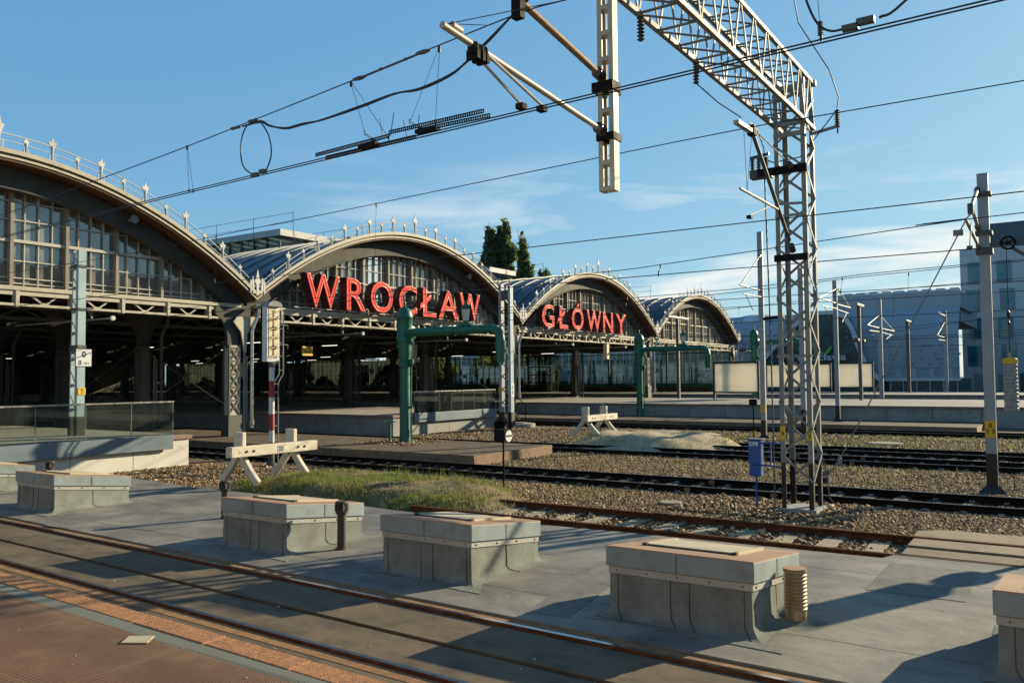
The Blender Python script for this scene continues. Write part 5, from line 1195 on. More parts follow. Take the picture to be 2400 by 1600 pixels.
for i in range(12):
    f = MB(); f.lathe((20.6, 1.06, 1.62 + i * .083), [(.125, .004), (.135, .012), (.135, .068), (.125, .079)], 20); f.box(20.6 - .15, 20.6 - .10, 1.03 - (i % 3) * .06, 1.05 - (i % 3) * .06, 1.635 + i * .083, 1.68 + i * .083); f.build('weight', 'weight_grey', t)
f = MB(); f.lathe((20.6, 1.06, 2.62), [(.13, 0), (.14, .01), (.14, .10), (.11, .125), (.02, .13)], 20); f.tube([(20.6, 1.06, 2.73), (20.6, 1.06, 2.86)], .015, 6); f.build('top_weight', 'plate_yellow', t)
# masts further away
M1 = mast(34.0, 10.45, -.14, 8.33, .10, .08, 'grey mast with a folded bracket standing just left of the lattice tower', plate=(.93, .3, '0', 'plate_yellow')); cant(M1, 33.9, 10.4, 5.88, -1, 2.7, 7.37, 5.0)
M2 = mast(34.0, 8.85, -.14, 6.72, .10, .08, 'grey mast almost hidden behind the lattice tower', foot=1.2)
M3 = mast(43.2, 9.6, .10, 7.1, .10, .08, 'grey mast with brackets both ways in front of the white board', foot=.8); cant(M3, 43.2, 9.6, 5.95, 1, 3.4, 6.95, 5.1); cant(M3, 43.2, 9.5, 5.95, -1, 3.6, 6.7, 5.1)
M4 = mast(60.5, 10.6, .84, 7.55, .13, .10, 'slim grey mast with a pair of triangular brackets on the far platform', foot=0); cant(M4, 60.5, 10.6, 5.55, -1, 4.2, 6.45, 4.9); cant(M4, 60.5, 10.6, 5.55, 1, 5.6, 6.45, 4.9)
M5 = mast(82.2, 9.05, .84, 8.0, .13, .10, 'thin grey mast with one bracket, far right against the mall', foot=0); cant(M5, 82.2, 9.05, 5.6, -1, 5.6, 7.05, 5.0)
f = MB(); f.bar((82.2, 9.05, 7.55), (77.6, 9.05, 7.55), .12, .14); f.build('top_arm', 'mast_grey', M5)
# left mast on the platform: two channels joined by slanting flats
t = thing('catenary_mast', 'pale blue mast with white and yellow plates standing on the left platform', 'mast', (13.9, 25.35, .78), 'steel catenary masts'); X, Y = 13.88, 25.4
f = MB(); f.box(X - .14, X + .10, Y - .20, Y - .185, 1.35, 6.48); f.box(X + .085, X + .10, Y - .185, Y - .05, 1.35, 6.48); f.box(X - .14, X - .125, Y - .185, Y - .05, 1.35, 6.48); f.build('channel', 'mast_blue', t)
f = MB(); f.bar((X - .04, Y + .22, 1.35), (X - .04, Y + .07, 6.48), .22, .06, YP); f.build('channel', 'mast_blue', t)
f = MB()
for z in (1.55, 2.3, 3.1, 3.9, 4.6, 5.3, 6.0): f.box(X - .12, X + .02, Y - .19, Y + .18, z, z + .06); f.bar((X - .13, Y - .12, z), (X - .13, Y + .17, z + .45), .04, .012, XP)
f.build('batten', 'mast_grey', t)
f = MB(); f.box(X - .15, X + .11, Y - .21, Y - .04, .7, 1.36); f.box(X - .15, X + .08, Y + .14, Y + .30, .7, 1.36); f.build('foot', 'black_paint', t)
f = MB()
for z in (4.62, 5.95): f.box(X - .18, X + .14, Y - .24, Y + .22, z, z + .07); f.tube([(X + .1, Y - .24, z + .04), (X + .3, Y - .28, z + .05)], .02, 5)
f.box(X - .16, X + .12, Y - .22, Y + .25, 3.35, 3.55); f.each('clamp', 'galv_dark', t)
pl = MB().box(X - .20, X + .28, Y - .235, Y - .222, 2.90, 3.42).build('speed_plate', 'plate_white', t); text('0', .26, (X + .04, Y - .238, 3.18), XP, ZP, 'ink', 'number', pl, depth=.004, bold=.006); text('0', .20, (X - .08, Y - .238, 2.94), XP, ZP, 'ink', 'number', pl, depth=.004, bold=.004); text('+27.7', .08, (X + .12, Y - .238, 2.96), XP, ZP, 'ink', 'number', pl, depth=.004)
pl = MB().box(X - .12, X + .12, Y - .218, Y - .203, 2.02, 2.24).build('number_plate', 'plate_yellow', t); text('0\n2', .09, (X, Y - .222, 2.15), XP, ZP, 'ink', 'number', pl, depth=.004)
text('3', .13, (X, Y - .204, 1.80), XP, ZP, 'plate_white', 'number', t, depth=.004, bold=.003)
# lattice mast in the middle
t = thing('catenary_mast', 'pale lattice mast right of the green crane spout, lacing between two channels', 'mast', (34, 23.2, -.14), 'steel catenary masts'); X, Y = 34.0, 23.1
f = MB(); f.box(X - .13, X + .13, Y - .32, Y - .17, .75, 6.95); f.build('channel', 'mast_blue', t); f = MB(); f.box(X - .13, X + .13, Y + .22, Y + .38, .75, 7.05); f.build('channel', 'mast_grey', t)
f = MB(); z = .9
while z < 6.5: f.bar((X - .05, Y - .18, z), (X - .05, Y + .24, z + .32), .05, .02, XP); f.bar((X - .05, Y + .24, z + .32), (X - .05, Y - .18, z + .64), .05, .02, XP); z += .64
f.box(X - .1, X + .1, Y - .18, Y + .24, 6.3, 6.75); f.build('lacing', 'galv_dark', t)
f = MB(); f.box(X - .15, X + .15, Y - .36, Y - .14, -.2, .75); f.box(X - .15, X + .15, Y + .19, Y + .42, -.2, .75); f.build('foot', 'black_paint', t); MB().box(X - .5, X - .3, Y - .05, Y + .45, -.1, .3).build('base_box', 'black_steel', t)
pl = MB().box(X - .15, X + .12, Y - .345, Y - .322, 1.5, 2.15).build('number_plate', 'plate_white', t); text('0\n0', .26, (X - .015, Y - .348, 1.88), XP, ZP, 'ink', 'number', pl, depth=.004)
pl = MB().box(X - .152, X - .135, Y + .2, Y + .40, 1.75, 1.95).build('number_plate', 'plate_yellow', t)

# lamp posts and boards on the platforms
def lamp(x, y, zb, zt, label, w=.10, head=.9, group='dark platform lamp posts'):
    t = thing('platform_lamp', label, 'lamp post', (x, y, zb), group); MB().box(x - w, x + w, y - w, y + w, zb, zt - .15).build('post', 'post_plum', t)
    f = MB(); f.box(x - head, x + head, y - .14, y + .14, zt - .15, zt); f.build('lamp_head', 'mast_grey', t, bevel=.02); return t
lamp(55.6, 10.95, .84, 6.87, 'dark lamp post with a flat head and two speakers, right of the lattice tower', .10, 1.0)
o = [x for x in COL.objects if x.name.startswith('platform_lamp')][0]
f = MB()
for s in (-1, 1): f.lathe((55.6 + s * .9, 10.95, 4.55), [(.05, -.2), (.16, -.1), (.16, .2), (.06, .3)], 10, 'x'); f.bar((55.6, 10.95, 4.45), (55.6 + s * .9, 10.95, 4.5), .05)
f.build('loudspeaker', 'galv_dark', o)
lamp(79.2, 11.65, .84, 7.12, 'dark lamp post with a flat head further off on the last platform', .13, 1.3)
lamp(56.8, 23.58, .84, 6.74, 'dark thin lamp post with a flat head in front of the fourth arch', .10, 1.9)
def board(x, y0, y1, z0, z1, zb, label):
    t = thing('notice_board', label, 'board', (x, (y0 + y1) / 2, zb), 'blank white boards on the platforms')
    MB().box(x - .06, x + .06, y0 + .1, y1 - .1, z0, z1 - .14).build('panel', 'board_white', t)
    f = MB(); f.box(x - .10, x + .10, y0, y1, z1 - .14, z1); f.box(x - .09, x + .09, y0 + .1, y1 - .1, z0 - .07, z0); f.each('frame', 'board_frame', t)
    for y in (y0, y1 - .13): MB().box(x - .1, x + .1, y, y + .13, zb, z1 - .14).build('post', 'board_frame', t)
board(55.4, 17.25, 20.45, 1.35, 3.40, .84, 'big blank white board left of the lattice tower')
board(81, 18.5, 24.6, 1.32, 3.55, .84, 'big blank white board seen through the lattice tower')
board(80.3, 14.7, 18.1, 1.33, 3.55, .84, 'blank white board right of the lattice tower below the mall sign')
t = thing('street_lamp', 'small white curved street lamp between the last arch and the mast', 'street lamp', (84.5, 28, 0)); f = MB(); f.tube([(84.5, 28.1, 0), (84.5, 28.1, 4.3), (84.5, 27.95, 4.8), (84.5, 27.5, 5.0)], .07, 8); f.build('pole', 'white_paint', t); f = MB(); f.box(84.4, 84.6, 27.2, 27.6, 4.92, 5.02); f.build('lamp_head', 'white_paint', t)
# manholes, a rock
def disc(x, y, r, z, label): m = MB(); m.lathe((x, y, z - .2), [(r, 0), (r, .19), (r * .96, .2)], 24); tag(m.build('manhole_cover', 'manhole'), label, 'manhole', 'round manhole lids in the gravel')
disc(15.75, 6.75, .23, -.085, 'round pale manhole lid in the gravel behind the rusty track'); disc(33.2, 5.74, .6, -.08, 'round pale manhole lid in the far weedy gravel')
for k, (x, y, r, z) in enumerate(((36.6, 24.0, .75, .02),)):
    m = MB(); m.lathe((x, y, -.2), [(r, 0), (r, .22 + z), (r * .9, .24 + z)], 24); m.lathe((x - .2, y, .03), [(r * .5, 0), (r * .5, .08)], 18); tag(m.build('concrete_well', 'concrete'), 'round concrete well ring in the gravel below the stairs', 'well')
m = MB(); m.add([(14.62 + .16 * a, 9.85 + .2 * b, -.16 + .16 * c) for a, b, c in ((-1, -.6, 0), (.9, -.8, 0), (1, .7, 0), (-.7, 1, 0), (-.5, -.3, .9), (.5, -.4, 1), (.4, .5, .8), (-.4, .6, .95))], [(0, 1, 5, 4), (1, 2, 6, 5), (2, 3, 7, 6), (3, 0, 4, 7), (4, 5, 6, 7), (0, 3, 2, 1)]); tag(m.build('rock', 'stone_dark', bevel=.03), 'dark rock lying in the gravel near the rusty rail end', 'rock')

t = thing('colour_light_signal', 'signal post outside the right edge, only its shadow on the flat roof shows', 'signal', (16.1, -1.15, -.14)); m = MB(); m.tube([(16.1, -1.15, -.14), (16.1, -1.15, 2.3)], .06, 10); m.build('pole', 'galv_dark', t)
m = MB(); m.box(15.9, 16.3, -1.42, -.92, 2.0, 2.75); m.lathe((16.1, -1.15, 1.75), [(.2, -.12), (.26, 0), (.2, .14)], 12); m.build('signal_head', 'black_steel', t, bevel=.03)
# ================================================================== overhead wires (each span line a thing, its droppers and fittings parts)
def wcur(y): return 6.35 + .033 * (y - 3)
def seg(pts, n=8):
    """smooth curve through points (Catmull-Rom)"""
    P = [Vector(p) for p in pts]; P = [P[0] * 2 - P[1]] + P + [P[-1] * 2 - P[-2]]; out = []
    for i in range(1, len(P) - 2):
        for j in range(n):
            u = j / n; a, b, c, d = P[i - 1:i + 3]
            out.append(.5 * ((2 * b) + (c - a) * u + (2 * a - 5 * b + 4 * c - d) * u * u + (3 * b - a - 3 * c + d) * u ** 3))
    return out + [P[-2]]
N = thing('catenary_line', 'nearest overhead line with a double contact wire, cable loop and section insulator', 'overhead line', (6.4, 4, 4.88), 'overhead lines')
for d, dz in ((-.016, .0), (.018, -.012)):
    f = MB(); f.tube([(wcur(y) + d, y, 4.885 + dz - .0009 * max(0, y - 5) ** 1.6) for y in (-14, -6, 0, 3, 6, 7)], .0065, 6); f.build('contact_wire', 'wire', N)
    f = MB(); f.tube([(wcur(y) + d, y, 4.885 + dz - .0009 * max(0, y - 5) ** 1.6) for y in (7, 10, 14, 20, 28, 40)], .0065, 6); f.build('contact_wire', 'wire', N)
ms = [(6.2, -12, 5.5), (6.25, -2, 5.58), (6.32, 2.2, 5.72), (6.37, 3.66, 5.80), (6.39, 4.06, 5.82), (6.41, 4.76, 5.78), (6.46, 6.43, 5.66), (6.51, 7.97, 5.56), (6.58, 9.84, 5.45), (6.67, 12.4, 5.33), (6.74, 14.83, 5.22), (6.9, 22, 5.10), (7.2, 34, 5.2)]
f = MB(); f.tube(seg(ms, 5), .0062, 6); f.build('messenger_wire', 'wire', N)
f = MB(); th = [(6.53, 8.31, 5.52), (6.51, 7.95, 5.50), (6.51, 7.8, 5.43), (6.50, 7.5, 5.35), (6.49, 7.2, 5.345), (6.48, 6.88, 5.325), (6.46, 6.23, 5.35), (6.44, 5.76, 5.385), (6.43, 5.41, 5.37), (6.41, 5.0, 5.42), (6.41, 4.78, 5.51), (6.40, 4.51, 5.65), (6.39, 4.30, 5.78), (6.39, 4.08, 5.92), (6.38, 3.8, 6.2)]
f.tube(seg(th, 5), .011, 8); f.tube(seg([(a, b, c + .015 * math.sin(i * 1.3)) for i, (a, b, c) in enumerate(th)], 5), .010, 8); f.each('jumper_cable', 'cable', N)
lo = [(6.52, 8.21, 5.52), (6.53, 8.31, 5.41), (6.53, 8.345, 5.22), (6.52, 8.28, 5.02), (6.52, 8.12, 4.90), (6.51, 8.06, 4.88)]; lp2 = [(6.51, 7.90, 4.90), (6.51, 7.84, 4.92), (6.51, 7.76, 5.09), (6.51, 7.81, 5.32), (6.51, 7.97, 5.53)]
f = MB(); f.tube(seg(lo, 6), .0085, 7); f.tube(seg(lp2, 6), .0085, 7); f.each('cable_loop', 'cable', N)
f = MB()
for y, z in ((8.06, 4.885), (7.91, 4.905)): f.box(wcur(y) - .025, wcur(y) + .025, y - .05, y + .05, z - .025, z + .02)
for y, z in ((8.44, 5.525), (8.1, 5.55)): f.lathe((wcur(y), y, z), [(.012, -.09), (.022, -.06), (.018, 0), (.022, .06), (.012, .09)], 8, 'y')
f.each('wire_clamp', 'galv_dark', N)
f = MB(); f.tube([(6.455, 6.28, 5.665), (6.43, 5.36, 5.735)], .012, 8)
for y, z in ((6.28, 5.668), (5.36, 5.735)): f.lathe((wcur(y), y, z), [(.008, -.10), (.02, -.05), (.026, 0), (.016, .09)], 8, 'y')
f.lathe((6.44, 5.95, 5.69), [(.012, -.02), (.018, 0), (.012, .02)], 8, 'y'); f.lathe((6.435, 5.6, 5.717), [(.012, -.02), (.018, 0), (.012, .02)], 8, 'y'); f.build('insulating_rod', 'galv_dark', N)
f = MB()
for x, y0, y1, za, zb_ in ((6.43, 5.83, 6.92, 4.955, 4.925), (6.37, 4.57, 5.77, 4.965, 4.965), (6.47, 5.50, 6.80, 4.90, 4.885), (6.40, 4.52, 5.40, 4.92, 4.93)):
    L_ = y1 - y0; n = int(L_ / .027)
    f.bar((x, y0, za + .016), (x, y1, zb_ + .016), .012, .008); f.bar((x, y0, za - .016), (x, y1, zb_ - .016), .012, .008)
    for i in range(n + 1): u = i / n; f.bar((x, y0 + L_ * u - .006, za + (zb_ - za) * u), (x, y0 + L_ * u + .006, za + (zb_ - za) * u), .010, .036)
f.box(6.40, 6.48, 6.0, 6.25, 4.88, 4.92); f.box(6.36, 6.44, 5.15, 5.42, 4.89, 4.93); f.build('section_insulator', 'black_steel', N)
f = MB()
for a, b in (((6.44, 5.77, 5.19), (6.44, 5.82, 4.95)), ((6.45, 5.98, 5.17), (6.45, 5.93, 4.94)), ((6.44, 5.64, 5.09), (6.44, 5.59, 4.9)), ((6.43, 5.42, 5.10), (6.43, 5.44, 4.9))): f.tube([a, b], .0045, 5)
f.each('arcing_horn', 'galv_dark', N)
f = MB(); f.bar((6.46, 6.20, 5.05), (6.45, 6.03, 4.93), .022, .022); f.bar((6.43, 5.55, 5.05), (6.43, 5.36, 4.94), .022, .022); f.each('strut', 'silver', N)
f = MB()
for a, b in (((6.56, 9.46, 5.47), (6.555, 9.40, 4.88)), ((6.56, 9.45, 5.47), (6.56, 9.32, 4.86)), ((6.46, 6.41, 5.65), (6.46, 6.20, 5.05)), ((6.46, 6.40, 5.65), (6.44, 5.84, 4.93)), ((6.42, 5.15, 5.73), (6.43, 5.54, 5.05)), ((6.42, 5.14, 5.73), (6.42, 5.20, 4.98)), ((6.70, 13.53, 5.27), (6.70, 13.48, 4.85)), ((6.33, 1.5, 5.68), (6.3, 1.45, 4.9))):
    f = MB(); f.tube([a, b], .003, 4); f.lathe(b, [(.008, -.02), (.012, 0), (.008, .03)], 6); f.lathe(a, [(.010, -.05), (.014, -.02), (.010, .01)], 6); f.build('dropper', 'wire', N)
f = MB(); f.tube(seg([(6.33, .2, 5.62), (6.3, .88, 5.03), (6.29, 1.05, 4.95)], 6), .010, 7); f.tube(seg([(6.29, 1.25, 4.93), (6.29, 1.38, 4.935), (6.3, 1.48, 5.03), (6.31, 1.56, 5.25), (6.32, 1.6, 5.5), (6.34, 1.9, 5.7)], 6), .009, 7); f.each('cable_loop', 'cable', N)
f = MB(); f.box(6.27, 6.32, 1.08, 1.20, 4.93, 4.975); f.box(6.27, 6.32, 1.19, 1.30, 4.91, 4.95); f.each('wire_clamp', 'galv_dark', N)
f = MB(); insul(f, (6.30, 1.455, 4.92), (6.30, 1.455, 5.5), .021, 7, .11); f.each('insulator', 'porcelain', N)

def line(label, x, contact, mess, zs_, double=False, r=.009, x2=None):
    t = thing('catenary_line', label, 'overhead line', (x, 5, 5), 'overhead lines')
    for d in ((-.03, .03) if double else (0,)):
        f = MB(); f.tube([(x + d, y, contact + (.01 if d > 0 else 0) + dz) for y, dz in ((-25, 0), (5, 0), (15, -.01), (26, -.03), (60, 0))], r, 5); f.build('contact_wire', 'wire', t)
    if mess:
        f = MB(); f.tube(seg([(x, y, z) for y, z in mess], 4), r, 5); f.build('messenger_wire', 'wire', t)
        for y in zs_:
            f = MB()
            k = max(i for i in range(len(mess) - 1) if mess[i][0] <= y); u = (y - mess[k][0]) / (mess[k + 1][0] - mess[k][0]); z = mess[k][1] + (mess[k + 1][1] - mess[k][1]) * u
            f.tube([(x, y, z), (x, y + .05, contact)], r * .45, 4); f.lathe((x, y, z), [(r * 1.5, -.09), (r * 2, -.04), (r * 1.2, .02)], 6); f.lathe((x, y + .05, contact), [(r * 1.2, -.03), (r * 2, .02), (r * 1.2, .1)], 6); f.build('dropper', 'wire', t)
    return t
line('overhead line above the rusty track, passing the tower bracket', 13.05, 4.86, [(-25, 6.3), (.6, 6.36), (4.2, 6.38), (9.6, 6.24), (15.5, 6.08), (26, 5.9), (50, 6.2)], (12.2, 17.6))
line('overhead line with double contact wire held by the right mast', 18.3, 4.83, [(-25, 6.0), (.63, 5.44), (1.6, 5.42), (7.44, 5.10), (9.7, 5.01), (15, 4.98), (26, 5.05), (50, 5.4)], (8.0, 5.0, 12.3), True, .010)
line('overhead line beside the ramped platform', 25.75, 4.86, [(-25, 5.6), (.9, 5.42), (6.3, 5.26), (10.5, 5.13), (20, 5.05), (30, 5.1), (60, 5.5)], (5.5, 12.5), False, .011)
line('overhead line ending above the sand heap', 29.1, 4.88, [(-25, 6.1), (2, 5.75), (10, 5.4), (18, 5.25), (30, 5.5), (60, 5.9)], (4.2, 13.2), False, .011)
line('overhead line above the far running track', 38.85, 4.95, [(-25, 6.6), (2, 6.2), (9.5, 5.85), (18, 5.45), (30, 5.6), (60, 6)], (3, 6.2, 13), True, .013)
line('overhead line over the farthest track, left wire pair', 61.8, 5.0, [(-25, 6.3), (2, 6.0), (10, 5.6), (18, 5.4), (30, 5.7)], (3, 7, 13), False, .016)
line('overhead line over the farthest track, right wire pair', 66, 5.0, [(-25, 6.5), (2, 6.3), (10, 5.6), (18, 5.5), (30, 5.8)], (2, 6, 12), False, .018)
line('overhead line over the track behind the last platform', 87.5, 5.1, [(-25, 6.6), (2, 6.4), (9, 5.9), (18, 5.7), (26, 5.9)], (4, 8, 14), False, .02)

t = thing('feeder_line', 'feeder wire running above the gantry, its drop cable hanging beside the tower top', 'overhead line', (15.65, 4.1, 10.2), 'overhead lines')
f = MB(); f.tube([(15.65, -40, 10.9), (15.65, -10, 10.35), (15.65, 4.1, 10.2)], .010, 5); f.build('feeder_wire', 'wire', t)
# ================================================================== far buildings
def quadbox(mb, x0, x1, y0, y1, z0, z1): return mb.box(x0, x1, y0, y1, z0, z1)
t = thing('shopping_mall', 'pale lilac shopping mall with a glass gable and a green and white sign', 'building', (112, 30, 0)); X = 110
# curved tiled front
rows = []
for i in range(13):
    a = i / 12; z = 1.9 + 8.6 * a; x = X + .2 + 5.5 * max(0, a - .55) ** 2 * 2.4
    rows.append([(x, y, z) for y in np.linspace(10.75, 100, 60)])
m = MB(); m.grid(rows); k = len(rows[0]); m.grid([rows[-1], [(130, p[1], 10.7) for p in rows[-1]]]); m.build('curved_wall', 'mall_tile', t, smooth=True, fix=False)
m = MB()
for i in range(30):       # scale shaped tiles, denser low down
    for j in range(9):
        y = 10.8 + i * .62 + (j % 2) * .31; z = 2.6 + j * .55
        if y > 20.2 or random.random() < (.20 + j * .07): continue
        m.prism([(y - .24, z), (y - .12, z - .13), (y + .12, z - .13), (y + .24, z), (y + .12, z + .08), (y - .12, z + .08)], X + .12, X + .21, 'yz')
for i in range(60):
    for j in range(8):
        y = 36 + i * .62 + (j % 2) * .31; z = 3.6 + j * .6
        if random.random() < .55: continue
        m.prism([(y - .24, z), (y - .12, z - .13), (y + .12, z - .13), (y + .24, z), (y + .12, z + .08), (y - .12, z + .08)], X + .12, X + .21, 'yz')
m.build('scale_tile', 'mall_tile_dark', t)
m = MB(); m.box(X + 8, X + 30, 11.2, 26.0, 9, 12.9); m.box(X + 9, X + 30, 26, 100, 9, 10.9); m.build('upper_block', 'mall_wall', t)
m = MB(); m.box(X + 7.9, X + 8.1, 11.2, 26.05, 12.9, 13.15)
for i in range(9): m.box(X + 8.4, X + 9.6, 11.4 + i * 1.6, 12.4 + i * 1.6, 13.0, 13.35)
m.build('parapet', 'mall_white', t)
m = MB(); m.box(X + .35, X + 14, 10.8, 100, -.1, 1.9); m.build('ground_glass', 'mall_glass', t)
m = MB(); m.box(X + .05, X + .35, 10.7, 19.6, 1.62, 1.95)
y = 11
while y < 24: m.box(X + .2, X + .32, y, y + .08, 0, 1.6); y += 1.45
m.build('canopy', 'mall_white', t)
for y in (11.7, 13.6, 15.5, 17.2):
    m = MB(); m.prism([(y - .40, 1.97), (y + .26, 1.97), (y + .44, 2.45), (y + .36, 3.05), (y - .24, 3.05), (y - .14, 2.5)], X + .02, X + .14, 'yz'); m.build('reflection_patch', 'mall_reflection', t)  # pale reflections on the mall front, put in as flat light-coloured shapes
# glass gable
gp = [(36.5, 0), (35.4, 2.1), (33.6, 4.0), (31.0, 6.8), (28.4, 9.4), (26.9, 10.25), (24.4, 10.2), (23.1, 9.7), (22.2, 8.2), (21.3, 5.2), (20.4, 2.9), (18.9, 1.7), (18.9, 0)]
m = MB(); m.prism(gp, X - 1.6, X + 3, 'yz'); m.build('glass_gable', 'mall_glass', t)
m = MB(); pts = [(X - 1.68, y, z) for y, z in gp[1:-1]]; m.sweep(pts, .5, .45, XP); m.build('gable_frame', 'mall_white', t)
m = MB()
for z in (3.2, 4.6, 6.1, 7.6, 9.1):
    ys_ = [y for y in (31.5 - (z - 6.1) * .98, 21.6 + (z - 5) * .25)]; m.box(X - 1.66, X - 1.62, ys_[1], ys_[0], z - .03, z + .03)
for y in (30.5, 27.6, 24.7): m.box(X - 1.66, X - 1.62, y - .03, y + .03, 0, 9.6 if y < 29 else 7.0)
m.build('glazing_bar', 'galv_dark', t)
m = MB()
def stroke(pts, w): 
    for a, b in zip(pts[:-1], pts[1:]): m.bar((X - 1.8, a[0], a[1]), (X - 1.8, b[0], b[1]), w, .08, XP)
for k, (a, b) in enumerate(((27.9, 27.0), (26.9, 26.0), (25.75, 24.85))):
    pass
stroke([(28.6, 5.95), (27.9, 5.0)], .34); stroke([(27.55, 5.0), (26.85, 5.95)], .34); stroke([(26.5, 5.95), (25.75, 5.0)], .34); stroke([(25.35, 5.0), (24.65, 5.95)], .34)
m.build('emblem', 'logo_green', t)
text('wroclavia', 1, (X - 1.9, 28.9, 4.25), YN, ZP, 'mall_white', 'mall_name', t, depth=.12, bold=.02, fit=(6.0, .85), align='LEFT')
m = MB(); m.lathe((116, 36, 9.2), [(4.2, 0), (4.1, .7), (3.2, 1.3), (1.6, 1.7), (.1, 1.8)], 24); m.build('roof_dome', 'mall_white', t, smooth=True)

t = thing('office_block', 'grey stone office block with tall blue green windows at the right edge', 'building', (150, 0, 0)); XO = 145.3; KO = 1.35
def ob(mb, dx0, dx1, y0, y1, z0, z1):   # depth from the front, frontage and heights in units of 1.35 m
    return mb.box(XO + dx0, XO + dx1, y0 * KO, y1 * KO, (z0 - .64) * KO, (z1 - .64) * KO)
ob(MB(), 0, 26, -24, 10.15, .5, 16.7).build('wall', 'office_stone', t); ob(MB(), 5, 26, -24, 7.9, 16.71, 19.9).build('upper_storey', 'office_dark', t)
m = MB()
for i in range(-24, 11, 3): ob(m, -.02, -.003, i, i + .02, .6, 16.6)
for z in (2.7, 6.1, 9.3, 12.5, 15.9): ob(m, -.02, -.003, -24, 10.15, z, z + .025)
m.build('joint', 'office_panel', t)
for r, (z0, z1) in enumerate(((12.7, 15.1), (9.6, 11.95), (6.35, 8.75), (3.25, 5.6))):
    for c_, yb in enumerate((8.05, 4.95, 1.6, -1.8, -5.2)):
        y0 = yb + .25 * ((r + c_) % 2) - .1
        w_ = ob(MB(), -.10, .08, y0, y0 + 1.45, z0, z1).build('window', 'office_panel', t)
        g0 = y0 + (.0 if (r + c_) % 2 == 0 else .42); ob(MB(), -.14, .04, g0 + .04, g0 + .98, z0 + .06, z1 - .06).build('pane', 'teal_glass', w_)
for y0 in (8.0, 5.6): ob(MB(), -.1, .08, y0, y0 + 1.1, .5, 2.4).build('door', 'office_panel', t)
ob(MB(), -.4, .08, -3, 4.6, .6, 2.5).build('shop_glass', 'mall_glass', t)
# cream and grey buildings seen through the glazed wall
t = thing('cream_building', 'cream plastered building with a grey window behind the glazed wall', 'building', (95, 37, 0)); MB().box(92, 104, 33.4, 40.2, -.2, 5.6).build('wall', 'cream_wall', t); f = MB(); f.box(91.92, 92.05, 35.3, 37.0, 1.3, 3.5); w_ = f.build('window', 'office_panel', t); MB().box(91.88, 91.95, 35.5, 36.8, 1.5, 3.3).build('pane', 'teal_glass', w_); m = MB(); m.box(91.6, 104.2, 33.0, 40.5, 5.6, 5.8); m.build('roof', 'galv', t)
m = MB()
for z in (1.2, 2.2, 3.2, 4.2): m.box(91.985, 92.0, 33.4, 40.2, z, z + .03)
m.build('joint', 'concrete', t)
t = thing('grey_building', 'grey building with rows of narrow windows behind the glazed wall', 'building', (99, 47, 0)); MB().box(97, 108, 41, 53.5, -.2, 8).build('wall', 'office_stone', t)
for i in range(14):
    f = MB(); f.box(96.92, 97.06, 41.4 + i * .86, 41.95 + i * .86, 1.2, 4.6); w_ = f.build('window', 'office_panel', t); MB().box(96.88, 96.95, 41.45 + i * .86, 41.9 + i * .86, 1.3, 4.5).build('pane', 'teal_glass', w_)
MB().box(96.5, 108.3, 40.8, 53.8, 8, 8.3).build('roof', 'galv_dark', t)
t = thing('kiosk', 'low pale kiosk with a green slanted roof behind the glazed wall', 'building', (92, 84, 0)); MB().box(90.5, 95, 80, 87, -.2, 3.0).build('wall', 'cream_wall', t); m = MB(); m.prism([(79.4, 3.0), (87.6, 3.0), (87.6, 3.4), (83.5, 5.0), (79.4, 3.4)], 90, 95.4, 'yz'); m.build('roof', 'green_strip', t)
# brick station building behind the viewer, mirrored in the gable glass
t = thing('brick_building', 'long dark brick building with a pitched roof, mirrored in the gable windows', 'building', (80, -45, 0)); MB().box(22, 190, -60, -46, -.2, 12.2).build('wall', 'brick_wall', t); m = MB(); m.prism([(-61, 12.2), (-45, 12.2), (-53, 17.5)], 21, 191, 'yz'); m.build('roof', 'roof_tile', t)

t = thing('unseen_carriage', 'unseen passenger carriage behind the viewer, its cream side added to bounce sunlight', 'train', (-2, 0, 0))  # out of view, added to block sky and bounce warm sun onto near boxes
m = MB(); m.prism([(-3.2, .35), (-.35, .35), (-.30, 1.1), (-.35, 3.3), (-.8, 3.95), (-1.4, 4.15), (-2.2, 4.15), (-2.8, 3.95), (-3.2, 3.3)], -60, 60, 'xz'); m.build('body', 'train_bounce_cream', t)
m = MB(); y = -58
while y < 57: m.box(-.325, -.29, y, y + 1.6, 1.6, 2.75); y += 2.1
m.build('window', 'display_dark', t)

# ================================================================== trees
def leaves(name, parent, blobs, n, size, m, seed):
    r = np.random.default_rng(seed); V = []; w = np.array([b[3] * b[4] * b[5] for b in blobs]); w = w / w.sum(); P = []
    for b, k in zip(blobs, r.multinomial(n, w)):
        d = r.normal(size=(k, 3)); d /= np.linalg.norm(d, axis=1)[:, None]; rad = r.uniform(.25, 1, (k, 1)) ** .45
        P.append(d * rad * np.array(b[3:6]) + np.array(b[:3]))
    P = np.vstack(P); N_ = len(P); s = size * r.lognormal(0, .35, (N_, 1))
    a = r.normal(size=(N_, 3)); a /= np.linalg.norm(a, axis=1)[:, None]; b = np.cross(a, r.normal(size=(N_, 3))); b /= np.linalg.norm(b, axis=1)[:, None]
    V = np.stack([P - a * s, P - b * s * .55, P + a * s, P + b * s * .55], 1).reshape(-1, 3) - np.array(org(parent))
    F = np.arange(N_ * 4).reshape(-1, 4); o = raw_mesh(name, V, F, m); o.parent = parent; return o
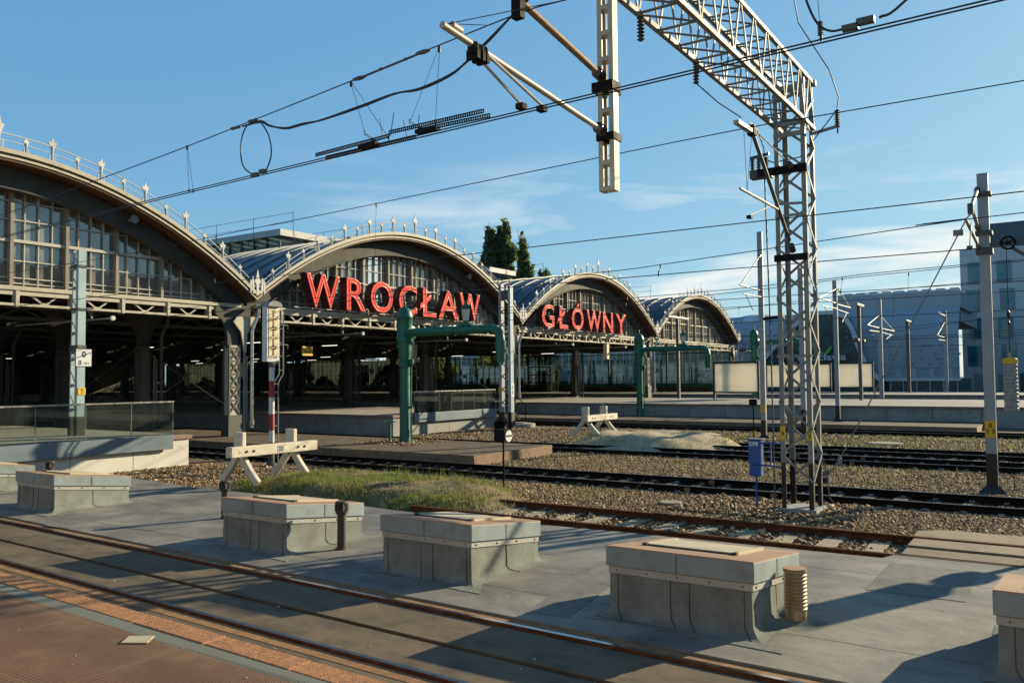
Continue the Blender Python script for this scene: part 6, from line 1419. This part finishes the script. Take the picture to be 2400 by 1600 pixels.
def poplar(x, y, h, spread, label, seed, n=7000, base=6):
    r = random.Random(seed); t = thing('poplar_tree', label, 'tree', (x, y, 0), 'tall poplars behind the sheds'); m = MB(); m.tube([(x, y, -.2), (x + .1, y, h * .5), (x, y, h * .93)], [.45, .28, .05], 8)
    for i in range(16):
        z = base + (h - base) * i / 17; a = r.uniform(0, 6.28); m.tube([(x, y, z), (x + math.cos(a) * spread * .4, y + math.sin(a) * spread * .4, z + 2), (x + math.cos(a) * spread * .6, y + math.sin(a) * spread * .6, z + 4)], [.12, .07, .02], 5)
    m.build('trunk', 'bark', t); bl = []
    for i in range(34):
        u = i / 33; z = base + (h - base - 1) * u; w = spread * (1 - .55 * u ** 5) * r.uniform(.36, .56); a = r.uniform(0, 6.28); d = spread * r.uniform(.1, .75) * (1 - u ** 4 * .6)
        bl.append((x + math.cos(a) * d, y + math.sin(a) * d, z, w, w, r.uniform(1.2, 2.6)))
    leaves('crown', t, bl, n * 2, .36, 'leaf', seed)
poplar(120, 84.6, 29.2, 2.7, 'broad dark poplar, biggest of the group rising behind the sheds', 3, 9000)
poplar(121, 82.6, 29.6, 2.5, 'tall poplar standing against the right side of the biggest one', 5, 7500)
poplar(120, 78.0, 26.8, 1.9, 'slender lighter poplar with gaps, right of the dense pair', 8, 3300)
def bush_tree(x, y, h, w, label, seed, m='leaf_light', n=1800, size=.30, grp='sunlit trees behind the glazed wall', base=1.2):
    r = random.Random(seed); t = thing('leafy_tree', label, 'tree', (x, y, 0), grp); q = MB(); q.tube([(x, y, -.2), (x + .2, y, h * .4), (x, y + .1, h * .8)], [.22, .15, .04], 7)
    for i in range(7): a = r.uniform(0, 6.28); z = h * r.uniform(.25, .6); q.tube([(x, y, z), (x + math.cos(a) * w * .5, y + math.sin(a) * w * .5, z + h * .2)], [.08, .03], 5)
    q.build('trunk', 'bark', t); bl = []
    for i in range(14): a = r.uniform(0, 6.28); d = w * r.uniform(.1, .75); bl.append((x + math.cos(a) * d, y + math.sin(a) * d, base + (h - base) * r.uniform(.15, .85), w * r.uniform(.25, .45), w * r.uniform(.25, .45), h * r.uniform(.10, .18)))
    leaves('crown', t, bl, n, size, m, seed)
bush_tree(121, 74.4, 19.9, 2.0, 'round treetop just right of the poplars', 21, 'leaf', 2600, .26, 'tall poplars behind the sheds', 14)
for i in range(14): bush_tree(89 + (i % 3) * 2.2, 55.5 + i * 5.6, 6.6 + (i * 37 % 5) * .5, 3.0, 'leafy yellow green tree in the row behind the long glazed side wall', 40 + i)
